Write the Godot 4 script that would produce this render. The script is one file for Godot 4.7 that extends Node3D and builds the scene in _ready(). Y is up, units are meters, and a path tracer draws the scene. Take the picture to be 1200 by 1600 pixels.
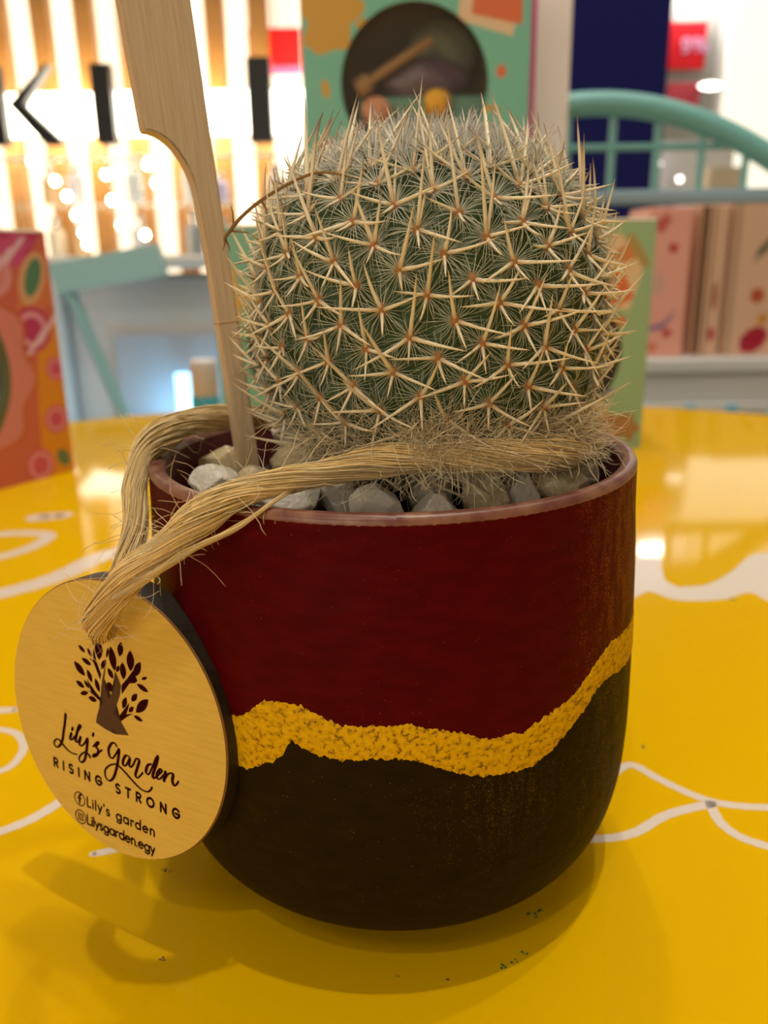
extends Node3D
# A potted cactus on a round yellow shop table. Metres, y up; the table top is the plane y = 0, the pot stands at the origin.

const FLOOR_Y := -0.72
const CAM := Vector3(-0.0021, 0.1453, 0.1903)
const EXPOSURE := 0.66

var names := {}
var rng := RandomNumberGenerator.new()
var mats := {}


# ------------------------------------------------------------------ set-up: camera, sky, lights
func _ready() -> void:
	rng.seed = 7
	var cam := Camera3D.new()
	cam.name = "camera"
	cam.fov = rad_to_deg(2.0 * atan(800.0 / 1300.0))
	cam.near = 0.02
	cam.far = 60.0
	var pitch := deg_to_rad(-17.1)
	var roll := deg_to_rad(-0.9)
	cam.transform = Transform3D(Basis(Vector3.RIGHT, pitch) * Basis(Vector3.BACK, roll), CAM)
	var lens := CameraAttributesPhysical.new()
	lens.frustum_focal_length = 19.5
	lens.frustum_focus_distance = 0.158
	lens.exposure_aperture = 19.5 / 2.0
	lens.frustum_near = 0.02
	lens.frustum_far = 60.0
	cam.attributes = lens
	add_child(cam)
	cam.fov = rad_to_deg(2.0 * atan(800.0 / 1300.0))

	var env := Environment.new()
	env.background_mode = Environment.BG_COLOR
	env.background_color = Color(0.55, 0.55, 0.55)
	env.tonemap_mode = Environment.TONE_MAPPER_LINEAR
	env.tonemap_exposure = EXPOSURE
	env.sdfgi_enabled = true
	env.ssao_enabled = true
	env.ssil_enabled = true
	var we := WorldEnvironment.new()
	we.name = "world_environment"
	we.environment = env
	add_child(we)

	make_materials()
	# ceiling spots over the table: each a fitting with its own light (see ceiling_spot)
	ceiling_spot(Vector3(0.17, 1.92, 0.12), 1.4, "white ceiling downlight straight above the cactus table")
	ceiling_spot(Vector3(0.42, 1.92, -0.22), 0.75, "white ceiling downlight above the right rear of the table")
	ceiling_spot(Vector3(-0.02, 1.92, -0.62), 0.75, "white ceiling downlight above the far edge of the table")
	ceiling_spot(Vector3(-0.35, 1.92, 1.0), 0.8, "added white ceiling downlight filling the near side of the table")  # extra unseen lamp, added to brighten the stones and the cactus front
	# added soft fill: unseen panels in the ceiling
	ceiling_fill_panel(Vector3(-0.9, 2.19, 1.4), Vector2(1.2, 0.6), 0.8, "added ceiling fill panel above the aisle in front")
	ceiling_fill_panel(Vector3(0.6, 2.19, -1.0), Vector2(1.6, 0.4), 1.6, "added long ceiling fill panel above the chairs behind the table")
	front_fill_light()

	build_room()
	build_store()
	build_right_side()
	build_table()
	build_pot()
	build_cactus()
	build_stones()
	build_twine()
	build_tag()
	build_pick()
	build_boxes()
	build_chairs()


# ------------------------------------------------------------------ naming
func numbered(called: String) -> String:
	var k: int = names.get(called, 0)
	names[called] = k + 1
	return called if k == 0 else "%s_%03d" % [called, k]


func tag(o: Node3D, label: String, category: String, group := "", kind := "") -> Node3D:
	if label: o.set_meta("label", label)
	if category: o.set_meta("category", category)
	if group: o.set_meta("group", group)
	if kind: o.set_meta("kind", kind)
	return o


func thing(called: String, label: String, category: String, at := Vector3.ZERO, turn := 0.0, group := "") -> Node3D:
	var o := Node3D.new()
	o.name = numbered(called)
	o.position = at
	o.rotation.y = turn
	add_child(o)
	tag(o, label, category, group)
	return o


func part(called: String, mesh: Mesh, mat: Material, parent: Node3D = null, kind := "") -> MeshInstance3D:
	var o := MeshInstance3D.new()
	o.mesh = mesh
	o.material_override = mat
	o.cast_shadow = GeometryInstance3D.SHADOW_CASTING_SETTING_ON
	if parent == null or parent == self:
		o.name = numbered(called)
		add_child(o)
	else:
		var key := "%s/%s" % [parent.get_instance_id(), called]
		var k: int = names.get(key, 0)
		names[key] = k + 1
		o.name = called if k == 0 else "%s_%03d" % [called, k]
		parent.add_child(o, true)
	if kind: o.set_meta("kind", kind)
	return o


func structure(called: String, mesh: Mesh, mat: Material) -> MeshInstance3D:
	var o := part(called, mesh, mat)
	o.set_meta("kind", "structure")
	return o


# ------------------------------------------------------------------ mesh builder
class MB:
	var v := PackedVector3Array()
	var uv := PackedVector2Array()
	var c := PackedColorArray()
	var ix := PackedInt32Array()
	var xf := Transform3D()

	func vert(p: Vector3, t := Vector2.ZERO, col := Color.WHITE) -> int:
		v.push_back(xf * p)
		uv.push_back(t)
		c.push_back(col)
		return v.size() - 1

	func tri(a: Vector3, b: Vector3, d: Vector3, col := Color.WHITE) -> void:
		ix.append_array(PackedInt32Array([vert(a, Vector2.ZERO, col), vert(b, Vector2.ZERO, col), vert(d, Vector2.ZERO, col)]))

	func quad(a: Vector3, b: Vector3, d: Vector3, e: Vector3, col := Color.WHITE) -> void:
		# clockwise seen from the front
		var k := vert(a, Vector2(0, 1), col)
		vert(b, Vector2(0, 0), col)
		vert(d, Vector2(1, 0), col)
		vert(e, Vector2(1, 1), col)
		ix.append_array(PackedInt32Array([k, k + 1, k + 2, k, k + 2, k + 3]))

	# rows of points; the front looks along (next column) x (next row)
	func grid(rows: Array, closed := false, uvs := [], cols := []) -> void:
		var base := v.size()
		var w: int = rows[0].size()
		for i in rows.size():
			for j in w:
				vert(rows[i][j], uvs[i][j] if uvs else Vector2(float(j) / maxi(w - 1, 1), 1.0 - float(i) / maxi(rows.size() - 1, 1)), cols[i] if cols else Color.WHITE)
		var n := w if closed else w - 1
		for i in rows.size() - 1:
			for j in n:
				var a := base + i * w + j
				var b := base + i * w + (j + 1) % w
				ix.append_array(PackedInt32Array([a, a + w, b, b, a + w, b + w]))

	func lathe(profile: Array, seg: int, a0 := 0.0, a1 := TAU) -> void:
		# profile: Vector2(radius, height) going up the outside
		var rows := []
		var uvs := []
		for p in profile:
			var row := PackedVector3Array()
			var ur := PackedVector2Array()
			for j in seg + 1:
				var a := lerpf(a0, a1, float(j) / seg)
				row.push_back(Vector3(p.x * sin(a), p.y, p.x * cos(a)))
				ur.push_back(Vector2(float(j) / seg, 1.0 - float(rows.size()) / (profile.size() - 1)))
			rows.push_back(row)
			uvs.push_back(ur)
		grid(rows, false, uvs)

	func tube(path: PackedVector3Array, rad: PackedFloat32Array, sides := 6, c0 := Color.WHITE, c1 := Color.WHITE, cap := true) -> void:
		var n := path.size()
		var t0 := (path[1] - path[0]).normalized()
		var n1 := t0.cross(Vector3.UP if absf(t0.y) < 0.9 else Vector3.RIGHT).normalized()
		var rows := []
		var cols := []
		for i in n:
			var t := (path[mini(i + 1, n - 1)] - path[maxi(i - 1, 0)]).normalized()
			n1 = (n1 - t * n1.dot(t)).normalized()
			var n2 := t.cross(n1)
			var row := PackedVector3Array()
			for j in sides:
				var a := TAU * j / sides
				row.push_back(path[i] + (n1 * cos(a) + n2 * sin(a)) * rad[i])
			rows.push_back(row)
			cols.push_back(c0.lerp(c1, float(i) / (n - 1)))
		grid(rows, true, [], cols)
		if cap:
			for e in [0, n - 1]:
				if rad[e] > 1e-4:
					var m := vert(path[e], Vector2.ZERO, cols[e])
					var ring := PackedInt32Array()
					for j in sides:
						ring.push_back(vert(rows[e][j], Vector2.ZERO, cols[e]))
					for j in sides:
						if e == 0:
							ix.append_array(PackedInt32Array([m, ring[j], ring[(j + 1) % sides]]))
						else:
							ix.append_array(PackedInt32Array([m, ring[(j + 1) % sides], ring[j]]))

	func box(at: Vector3, size: Vector3, bevel := 0.0) -> void:
		var h := size / 2
		bevel = minf(bevel, minf(h.x, minf(h.y, h.z)) * 0.9)
		var p := func(sx: float, sy: float, sz: float, ax: int) -> Vector3:
			# corner point that lies on the face across axis ax
			var q := Vector3(sx * (h.x - (0.0 if ax == 0 else bevel)), sy * (h.y - (0.0 if ax == 1 else bevel)), sz * (h.z - (0.0 if ax == 2 else bevel)))
			return at + q
		for ax in 3:
			for s in [-1.0, 1.0]:
				var cs := []
				for k in [[-1, -1], [-1, 1], [1, 1], [1, -1]]:
					var w := [0.0, 0.0, 0.0]
					w[ax] = s
					w[(ax + 1) % 3] = k[0]
					w[(ax + 2) % 3] = k[1]
					cs.push_back(p.call(w[0], w[1], w[2], ax))
				if s > 0:
					quad(cs[0], cs[1], cs[2], cs[3])
				else:
					quad(cs[3], cs[2], cs[1], cs[0])
		if bevel <= 0.0:
			return
		for ax in 3:      # edges that run along axis ax
			var u := (ax + 1) % 3
			var w2 := (ax + 2) % 3
			for su in [-1.0, 1.0]:
				for sw in [-1.0, 1.0]:
					var e := []
					for sa in [-1.0, 1.0]:
						var w := [0.0, 0.0, 0.0]
						w[ax] = sa
						w[u] = su
						w[w2] = sw
						e.push_back(p.call(w[0], w[1], w[2], u))
						e.push_back(p.call(w[0], w[1], w[2], w2))
					if su * sw > 0:
						quad(e[0], e[2], e[3], e[1])
					else:
						quad(e[1], e[3], e[2], e[0])
		for sx in [-1.0, 1.0]:
			for sy in [-1.0, 1.0]:
				for sz in [-1.0, 1.0]:
					var a: Vector3 = p.call(sx, sy, sz, 0)
					var b: Vector3 = p.call(sx, sy, sz, 1)
					var d: Vector3 = p.call(sx, sy, sz, 2)
					if sx * sy * sz > 0:
						tri(a, d, b)
					else:
						tri(a, b, d)

	# a flat outline (counter-clockwise in x, y) extruded from z0 to z1
	func prism(outline: PackedVector2Array, z0: float, z1: float, col := Color.WHITE) -> void:
		if Geometry2D.is_polygon_clockwise(outline):
			outline = outline.duplicate()
			outline.reverse()
		var t := Geometry2D.triangulate_polygon(outline)
		for k in t.size() / 3:
			var a := outline[t[3 * k]]
			var b := outline[t[3 * k + 1]]
			var d := outline[t[3 * k + 2]]
			if (b - a).cross(d - a) > 0:
				var s := b
				b = d
				d = s
			tri(Vector3(a.x, a.y, z1), Vector3(b.x, b.y, z1), Vector3(d.x, d.y, z1), col)
			tri(Vector3(a.x, a.y, z0), Vector3(d.x, d.y, z0), Vector3(b.x, b.y, z0), col)
		var n := outline.size()
		for i in n:
			var a := outline[i]
			var b := outline[(i + 1) % n]
			quad(Vector3(a.x, a.y, z0), Vector3(a.x, a.y, z1), Vector3(b.x, b.y, z1), Vector3(b.x, b.y, z0), col)

	# a ribbon of varying width in the plane z = z1, with a thin edge down to z0
	func ribbon(pts: PackedVector2Array, half: PackedFloat32Array, z0: float, z1: float, round_ends := true) -> void:
		var n := pts.size()
		var out := PackedVector2Array()
		var back := PackedVector2Array()
		for i in n:
			var t := (pts[mini(i + 1, n - 1)] - pts[maxi(i - 1, 0)]).normalized()
			var s := Vector2(-t.y, t.x)
			out.push_back(pts[i] + s * half[i])
			back.push_back(pts[i] - s * half[i])
		for i in n - 1:
			quad(Vector3(back[i].x, back[i].y, z1), Vector3(out[i].x, out[i].y, z1), Vector3(out[i + 1].x, out[i + 1].y, z1), Vector3(back[i + 1].x, back[i + 1].y, z1))
			quad(Vector3(back[i].x, back[i].y, z0), Vector3(back[i].x, back[i].y, z1), Vector3(back[i + 1].x, back[i + 1].y, z1), Vector3(back[i + 1].x, back[i + 1].y, z0))
			quad(Vector3(out[i + 1].x, out[i + 1].y, z0), Vector3(out[i + 1].x, out[i + 1].y, z1), Vector3(out[i].x, out[i].y, z1), Vector3(out[i].x, out[i].y, z0))
		if round_ends:
			for e in [0, n - 1]:
				var cpt := Vector3(pts[e].x, pts[e].y, z1)
				for k in 10:
					var a := -TAU * k / 10
					var b := -TAU * (k + 1) / 10
					tri(cpt, cpt + Vector3(cos(a), sin(a), 0) * half[e], cpt + Vector3(cos(b), sin(b), 0) * half[e])

	func mesh() -> ArrayMesh:
		var n := PackedVector3Array()
		n.resize(v.size())
		for k in ix.size() / 3:
			var a := ix[3 * k]
			var b := ix[3 * k + 1]
			var d := ix[3 * k + 2]
			var f := (v[d] - v[a]).cross(v[b] - v[a])
			n[a] += f
			n[b] += f
			n[d] += f
		for k in n.size():
			n[k] = n[k].normalized() if n[k].length_squared() > 1e-30 else Vector3.UP
		var arr := []
		arr.resize(Mesh.ARRAY_MAX)
		arr[Mesh.ARRAY_VERTEX] = v
		arr[Mesh.ARRAY_NORMAL] = n
		arr[Mesh.ARRAY_TEX_UV] = uv
		arr[Mesh.ARRAY_COLOR] = c
		arr[Mesh.ARRAY_INDEX] = ix
		var m := ArrayMesh.new()
		m.add_surface_from_arrays(Mesh.PRIMITIVE_TRIANGLES, arr)
		return m


func rbox(at: Vector3, size: Vector3, bevel := 0.002) -> ArrayMesh:
	var b := MB.new()
	b.box(at, size, bevel)
	return b.mesh()


func smooth3(pts: Array, n: int) -> PackedVector3Array:
	# a curve through the points
	var out := PackedVector3Array()
	var k := pts.size()
	for i in n:
		var f := float(i) / (n - 1) * (k - 1)
		var a := mini(int(f), k - 2)
		var t := f - a
		out.push_back((pts[a] as Vector3).cubic_interpolate(pts[a + 1], pts[maxi(a - 1, 0)], pts[mini(a + 2, k - 1)], t))
	return out


func smooth2(pts: Array, n: int) -> PackedVector2Array:
	var out := PackedVector2Array()
	var k := pts.size()
	for i in n:
		var f := float(i) / (n - 1) * (k - 1)
		var a := mini(int(f), k - 2)
		out.push_back((pts[a] as Vector2).cubic_interpolate(pts[a + 1], pts[maxi(a - 1, 0)], pts[mini(a + 2, k - 1)], f - a))
	return out


func pairs(a: Array) -> Array:
	var out := []
	for i in a.size() / 2:
		out.push_back(Vector2(a[2 * i], a[2 * i + 1]))
	return out


func fill(n: int, x: float) -> PackedFloat32Array:
	var a := PackedFloat32Array()
	a.resize(n)
	a.fill(x)
	return a


func bar(a: Vector3, b: Vector3, r: float, sides := 10) -> ArrayMesh:
	var m := MB.new()
	m.tube(PackedVector3Array([a, b]), fill(2, r), sides)
	return m.mesh()


# ------------------------------------------------------------------ materials
func lin(r: float, g: float, b: float) -> Color:
	return Color(r, g, b).linear_to_srgb()


func mat(called: String, col: Color, rough := 0.6, metal := 0.0, spec := 0.5) -> StandardMaterial3D:
	if mats.has(called):
		return mats[called]
	var m := StandardMaterial3D.new()
	m.resource_name = called
	m.albedo_color = col
	m.roughness = rough
	m.metallic = metal
	m.metallic_specular = spec
	mats[called] = m
	return m


func noise_tex(seed_: int, freq: float, ramp: Array, oct := 4, as_normal := false, size := 512, kind := FastNoiseLite.TYPE_SIMPLEX_SMOOTH) -> NoiseTexture2D:
	var f := FastNoiseLite.new()
	f.seed = seed_
	f.noise_type = kind
	f.frequency = freq
	f.fractal_octaves = oct
	var t := NoiseTexture2D.new()
	t.width = size
	t.height = size
	t.seamless = true
	t.noise = f
	t.as_normal_map = as_normal
	if as_normal:
		t.bump_strength = 6.0
	elif ramp:
		var g := Gradient.new()
		var off := PackedFloat32Array()
		var cols := PackedColorArray()
		for r in ramp:
			off.push_back(r[0])
			cols.push_back(r[1])
		g.offsets = off
		g.colors = cols
		t.color_ramp = g
	return t


func noisy(called: String, tex: Texture2D, scale_: float, rough := 0.6, spec := 0.5, stretch := Vector3.ONE) -> StandardMaterial3D:
	var m := mat(called, Color.WHITE, rough, 0.0, spec)
	m.albedo_texture = tex
	m.uv1_triplanar = true
	m.uv1_scale = stretch * scale_
	return m


func emit(called: String, col: Color, energy: float) -> StandardMaterial3D:
	var m := mat(called, Color(0.9, 0.9, 0.9), 0.6)
	m.emission_enabled = true
	m.emission = col
	m.emission_energy_multiplier = energy
	return m


func make_materials() -> void:
	mat("white_wall", lin(0.72, 0.69, 0.64), 0.7)
	mat("warm_floor", lin(0.42, 0.36, 0.3), 0.35)
	mat("white_lacquer", lin(0.74, 0.74, 0.75), 0.35)
	mat("grey_lacquer", lin(0.62, 0.62, 0.65), 0.4)
	mat("black_plastic", lin(0.012, 0.012, 0.014), 0.5)
	mat("teal_metal", lin(0.19, 0.48, 0.5), 0.35)
	mat("sky_teal", lin(0.3, 0.56, 0.62), 0.4)
	mat("cream_card", lin(0.75, 0.66, 0.52), 0.7)
	mat("chrome", lin(0.7, 0.7, 0.7), 0.2, 1.0)
	mat("yellow_lacquer", lin(0.74, 0.43, 0.0005), 0.06, 0.0, 0.16)
	mat("table_paint", lin(0.72, 0.62, 0.56), 0.3)


# ------------------------------------------------------------------ lamps
func ceiling_spot(at: Vector3, energy: float, label: String) -> void:
	var t := thing("ceiling_downlight", label, "ceiling light", at + Vector3(0, 0.28, 0), 0.0, "ceiling downlights over the table")
	var b := MB.new()
	b.lathe([Vector2(0.0, -0.02), Vector2(0.035, -0.02), Vector2(0.038, -0.26), Vector2(0.05, -0.27), Vector2(0.055, -0.26), Vector2(0.055, 0.0), Vector2(0.0, 0.0)], 24)
	part("lamp_housing", b.mesh(), mats["white_lacquer"], t)
	var g := MB.new()
	g.lathe([Vector2(0.0, -0.235), Vector2(0.034, -0.235), Vector2(0.034, -0.225), Vector2(0.0, -0.225)], 20)
	part("bulb", g.mesh(), emit("spot_glow", Color(1.0, 0.9, 0.74), 6.0), t)
	var s := SpotLight3D.new()
	s.name = "spot_light"
	s.light_color = Color(1.0, 0.96, 0.88)
	s.light_energy = energy
	s.light_size = 0.016
	s.spot_range = 8.0
	s.spot_attenuation = 2.0
	s.spot_angle = 52.0
	s.shadow_enabled = true
	s.position = Vector3(0, -0.275, 0)
	s.rotation.x = -PI / 2
	t.add_child(s)


func ceiling_fill_panel(at: Vector3, size: Vector2, energy: float, label: String) -> void:
	var t := thing("added_ceiling_fill", label, "ceiling light", at, 0.0, "added ceiling fill panels")
	part("panel_frame", rbox(Vector3(0, -0.012, 0), Vector3(size.x + 0.06, 0.02, size.y + 0.06), 0.004), mats["white_lacquer"], t)
	part("glow_face", rbox(Vector3(0, -0.026, 0), Vector3(size.x, 0.008, size.y), 0.002), emit("panel_glow", Color(1.0, 0.93, 0.82), 1.6), t)
	var l := AreaLight3D.new()
	l.name = "area_light"
	l.area_size = size
	l.light_color = Color(1.0, 0.96, 0.9)
	l.light_energy = energy
	l.area_range = 12.0
	l.area_attenuation = 2.0
	l.shadow_enabled = true
	l.position = Vector3(0, -0.034, 0)
	l.rotation.x = -PI / 2
	t.add_child(l)


func front_fill_light() -> void:
	# added unseen fill panel behind the camera: a soft, low, warm light on the front of the pot
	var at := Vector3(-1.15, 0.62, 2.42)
	var t := thing("added_fill_panel", "wide added fill panel, unseen behind the viewer", "fill panel", at, -atan2(1.15, 2.42))
	part("fill_frame", rbox(Vector3(0, 0, 0.02), Vector3(1.9, 1.3, 0.03), 0.006), mats["white_lacquer"], t)
	part("glow_face", rbox(Vector3(0, 0, -0.004), Vector3(1.8, 1.2, 0.016), 0.003), emit("fill_glow", Color(1.0, 0.88, 0.7), 0.7), t)
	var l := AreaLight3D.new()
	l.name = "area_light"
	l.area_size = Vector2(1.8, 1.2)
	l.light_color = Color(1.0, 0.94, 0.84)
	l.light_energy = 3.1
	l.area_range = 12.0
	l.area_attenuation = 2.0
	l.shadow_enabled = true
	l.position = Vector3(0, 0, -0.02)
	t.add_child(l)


# ------------------------------------------------------------------ the room
func build_room() -> void:
	var x0 := -3.2
	var x1 := 3.2
	var z0 := -3.6
	var z1 := 2.7
	var top := 2.24
	var mid := (FLOOR_Y + top) / 2
	structure("floor", rbox(Vector3((x0 + x1) / 2, FLOOR_Y - 0.05, (z0 + z1) / 2), Vector3(x1 - x0 + 0.4, 0.1, z1 - z0 + 0.4), 0.0), mats["warm_floor"])
	structure("ceiling", rbox(Vector3((x0 + x1) / 2, top + 0.05, (z0 + z1) / 2), Vector3(x1 - x0 + 0.4, 0.1, z1 - z0 + 0.4), 0.0), mats["white_wall"])
	structure("wall_back", rbox(Vector3((x0 + x1) / 2, mid, z0 - 0.05), Vector3(x1 - x0 + 0.4, top - FLOOR_Y, 0.1), 0.0), mats["white_wall"])
	structure("wall_front", rbox(Vector3((x0 + x1) / 2, mid, z1 + 0.05), Vector3(x1 - x0 + 0.4, top - FLOOR_Y, 0.1), 0.0), mats["white_wall"])
	structure("wall_left", rbox(Vector3(x0 - 0.05, mid, (z0 + z1) / 2), Vector3(0.1, top - FLOOR_Y, z1 - z0 + 0.2), 0.0), mats["white_wall"])
	structure("wall_right", rbox(Vector3(x1 + 0.05, mid, (z0 + z1) / 2), Vector3(0.1, top - FLOOR_Y, z1 - z0 + 0.2), 0.0), mats["white_wall"])


# ------------------------------------------------------------------ the cosmetics shop on the left, behind
func build_store() -> void:
	var wood := noisy("slat_wood", noise_tex(11, 0.03, [[0.0, lin(0.24, 0.1, 0.025)], [0.5, lin(0.32, 0.145, 0.035)], [1.0, lin(0.4, 0.19, 0.05)]]), 3.0, 0.5, 0.5, Vector3(4, 0.25, 4))
	# white wall of the shop front, brightened by an added glow
	var bw := thing("added_glow_wall", "white wall with an added glow behind the wooden slats of the shop front", "white wall", Vector3(-1.15, 0, -2.98))
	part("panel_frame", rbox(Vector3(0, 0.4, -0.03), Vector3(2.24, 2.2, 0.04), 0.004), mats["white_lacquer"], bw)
	part("glow_face", rbox(Vector3(0, 0.4, 0), Vector3(2.2, 2.16, 0.02), 0.002), emit("wall_glow", Color(1.0, 0.95, 0.84), 1.6), bw)
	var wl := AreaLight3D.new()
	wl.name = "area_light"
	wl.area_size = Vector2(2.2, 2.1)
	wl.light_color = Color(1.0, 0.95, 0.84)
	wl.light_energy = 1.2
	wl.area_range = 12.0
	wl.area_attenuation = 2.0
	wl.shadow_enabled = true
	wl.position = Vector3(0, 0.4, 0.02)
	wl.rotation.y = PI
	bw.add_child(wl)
	# wooden slats: they run from the floor past the top of the frame
	var sc := thing("slat_screen", "screen of upright wooden slats in the shop front behind the lit letters", "slat screen", Vector3(-1.44, -0.36, -2.72))
	var sm := rbox(Vector3(0, 0.92, 0), Vector3(0.06, 2.42, 0.05), 0.006)
	for k in 9:
		part("slat", sm, wood, sc).position.x = 0.134 * k
	# halo-lit sign letters on a slim light bar
	var sg := thing("light_bar", "bright white light bar behind the black shop letters", "lamp", Vector3(-0.85, 0.565, -2.56))
	part("tube", bar(Vector3(-0.85, 0, 0), Vector3(0.72, 0, 0), 0.06, 14), emit("bar_glow", Color(1.0, 0.96, 0.86), 12.0), sg)
	for k in 5:
		var o := OmniLight3D.new()
		o.name = "omni_light" if k == 0 else "omni_light_%03d" % k
		o.light_color = Color(1.0, 0.92, 0.72)
		o.light_energy = 0.2
		o.light_size = 0.02
		o.omni_range = 10.0
		o.omni_attenuation = 2.0
		o.shadow_enabled = true
		o.position = Vector3(-0.8 + 0.36 * k, 0, -0.07)
		sg.add_child(o, true)
	var ink := mat("letter_black", lin(0.006, 0.006, 0.01), 0.4)
	var put := func(called: String, label: String, shapes: Array, x: float) -> void:
		var m := MB.new()
		for s in shapes:
			m.prism(PackedVector2Array(pairs(s)), -0.02, 0.02)
		var t := thing(called, label, "sign letter", Vector3(x, 0.468, -2.4), 0.0, "black letters of the lit shop sign")
		part("letter_face", m.mesh(), ink, t)
	put.call("letter_k", "black capital letter K of the lit shop sign", [[0.0, -0.006, 0.06, -0.006, 0.06, 0.2, 0.0, 0.2], [0.076, 0.1, 0.19, 0.2, 0.203, 0.2, 0.118, 0.1, 0.226, -0.006, 0.166, -0.006]], -1.115)
	put.call("letter_i", "black capital letter I of the lit shop sign beside the wooden pick", [[0.0, -0.006, 0.056, -0.006, 0.056, 0.2, 0.0, 0.2]], -0.802)
	put.call("letter_stroke", "broad black upright of the shop sign letter between the pick and the cactus", [[0.0, -0.008, 0.066, -0.008, 0.066, 0.21, 0.0, 0.21]], -0.366)
	# red hanging sign between the slats
	var rs := thing("red_sign", "small red hanging sign with a pink lower edge between the wooden slats", "sign", Vector3(-0.33, 0.745, -2.8))
	part("sign_board", rbox(Vector3(0, 0.045, 0), Vector3(0.17, 0.11, 0.012), 0.003), mat("sign_red", lin(0.75, 0.005, 0.01), 0.5), rs)
	part("lower_strip", rbox(Vector3(0, -0.022, 0), Vector3(0.17, 0.026, 0.012), 0.003), mat("sign_pink", lin(0.75, 0.15, 0.4), 0.5), rs)
	part("hanging_rod", bar(Vector3(0, 0.1, 0), Vector3(0, 1.445, 0), 0.004), mats["chrome"], rs)
	# glass display shelves with bottles, low in the shop front
	var sh := thing("glass_shelf_unit", "low glass shelf unit in front of the wooden slats", "shelf", Vector3(-0.83, FLOOR_Y, -2.55))
	var glass := mat("shelf_glass", Color(0.9, 0.97, 0.96, 0.18), 0.05)
	glass.transparency = BaseMaterial3D.TRANSPARENCY_ALPHA
	for k in 2:
		part("shelf", rbox(Vector3(0, 0.862 + 0.16 * k, 0), Vector3(1.2, 0.012, 0.16), 0.002), glass, sh)
	for sx in [-1, 1]:
		for sz in [-1, 1]:
			part("post", bar(Vector3(0.59 * sx, 0, 0.075 * sz), Vector3(0.59 * sx, 1.06, 0.075 * sz), 0.008), mats["chrome"], sh)
	part("base", rbox(Vector3(0, 0.35, 0), Vector3(1.16, 0.7, 0.14), 0.006), mats["grey_lacquer"], sh)
	var looks := [[lin(0.5, 0.4, 0.34), "brown", 0.1], [lin(0.42, 0.42, 0.48), "grey", 0.12], [lin(0.5, 0.45, 0.7), "lilac", 0.09], [lin(0.62, 0.55, 0.45), "beige", 0.11], [lin(0.35, 0.38, 0.42), "slate", 0.12], [lin(0.7, 0.68, 0.66), "white", 0.1], [lin(0.55, 0.36, 0.2), "amber", 0.1], [lin(0.5, 0.5, 0.52), "silver", 0.12]]
	var spots := [["upper", 1.028, 1], ["lower", 0.868, 1]]
	for r in 2:
		for k in 8:
			var lk: Array = looks[(k * 3 + r * 5) % 8]
			var x: float = -1.36 + 0.145 * k + 0.03 * ((k * 7 + r * 3) % 3)
			bottle("%s cosmetics bottle on the %s glass shelf, %s along it" % [lk[1], spots[r][0], ["first", "second", "third", "fourth", "fifth", "sixth", "seventh", "last"][k]], Vector3(x, FLOOR_Y + spots[r][1], -2.55 + 0.02 * (k % 2)), lk[0], lk[2] + 0.01 * (k % 3))
	# little spot bulbs of the shelf lighting: they show as round discs of light
	var leds := [[-0.921, 0.328], [-0.9, 0.275], [-0.885, 0.225], [-1.01, 0.425], [-0.655, 0.36], [-0.64, 0.315], [-0.702, 0.216], [-0.876, 0.192], [-1.055, 0.19], [-0.675, 0.41], [-0.79, 0.315], [-0.77, 0.245], [-0.8, 0.385], [-0.95, 0.37]]
	var rail := thing("shelf_light_frame", "thin metal lighting frame over the glass shelves", "light rail", Vector3(-0.83, FLOOR_Y, -2.43))
	for sx in [-1, 1]:
		part("upright", bar(Vector3(0.6 * sx, 0, 0), Vector3(0.6 * sx, 1.15, 0), 0.006), mats["chrome"], rail)
	part("cross_bar", bar(Vector3(-0.6, 1.15, 0), Vector3(0.6, 1.15, 0), 0.005), mats["chrome"], rail)
	for k in leds.size():
		var q: Array = leds[k]
		var t := thing("spot_bulb", "tiny bright round spot bulb hanging in front of the glass shelves", "bulb", Vector3(q[0], q[1], -2.43), 0.0, "tiny spot bulbs of the shelf lighting")
		var m := MB.new()
		m.lathe([Vector2(0, -0.011), Vector2(0.008, -0.008), Vector2(0.011, 0), Vector2(0.008, 0.008), Vector2(0, 0.011)], 12)
		part("bulb", m.mesh(), emit("led_glow", Color(1.0, 0.93, 0.8), 45.0), t)
		part("wire", bar(Vector3(0, 0.008, 0), Vector3(0, FLOOR_Y + 1.15 - q[1], 0), 0.0012, 5), mats["chrome"], t)
	# white display counter with a pale blue light strip, in front of the shop
	var c := thing("display_counter", "white and grey display counter standing behind the teal chair", "counter", Vector3(-0.41, FLOOR_Y, -1.33), 0.12)
	part("left_panel", rbox(Vector3(-0.17, 0.425, 0.05), Vector3(0.12, 0.85, 0.3), 0.006), mats["white_lacquer"], c)
	part("front_panel", rbox(Vector3(0.03, 0.42, 0), Vector3(0.28, 0.84, 0.3), 0.006), mats["grey_lacquer"], c)
	part("worktop", rbox(Vector3(-0.03, 0.862, 0.02), Vector3(0.42, 0.02, 0.36), 0.005), mats["white_lacquer"], c)
	part("glass_front", rbox(Vector3(0.06, 0.5, 0.156), Vector3(0.2, 0.5, 0.006), 0.001), mat("blue_glass", lin(0.48, 0.54, 0.66), 0.15), c)
	var st := thing("light_strip", "pale blue glowing light strip low on the display counter", "lamp", Vector3(-0.322, -0.075, -1.15), 0.12)
	part("tube", bar(Vector3(0, -0.09, 0), Vector3(0, 0.045, 0), 0.012, 12), emit("blue_glow", Color(0.6, 0.88, 1.0), 4.0), st)
	var ol := OmniLight3D.new()
	ol.name = "omni_light"
	ol.light_color = Color(0.6, 0.88, 1.0)
	ol.light_energy = 0.015
	ol.light_size = 0.02
	ol.shadow_enabled = true
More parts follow.
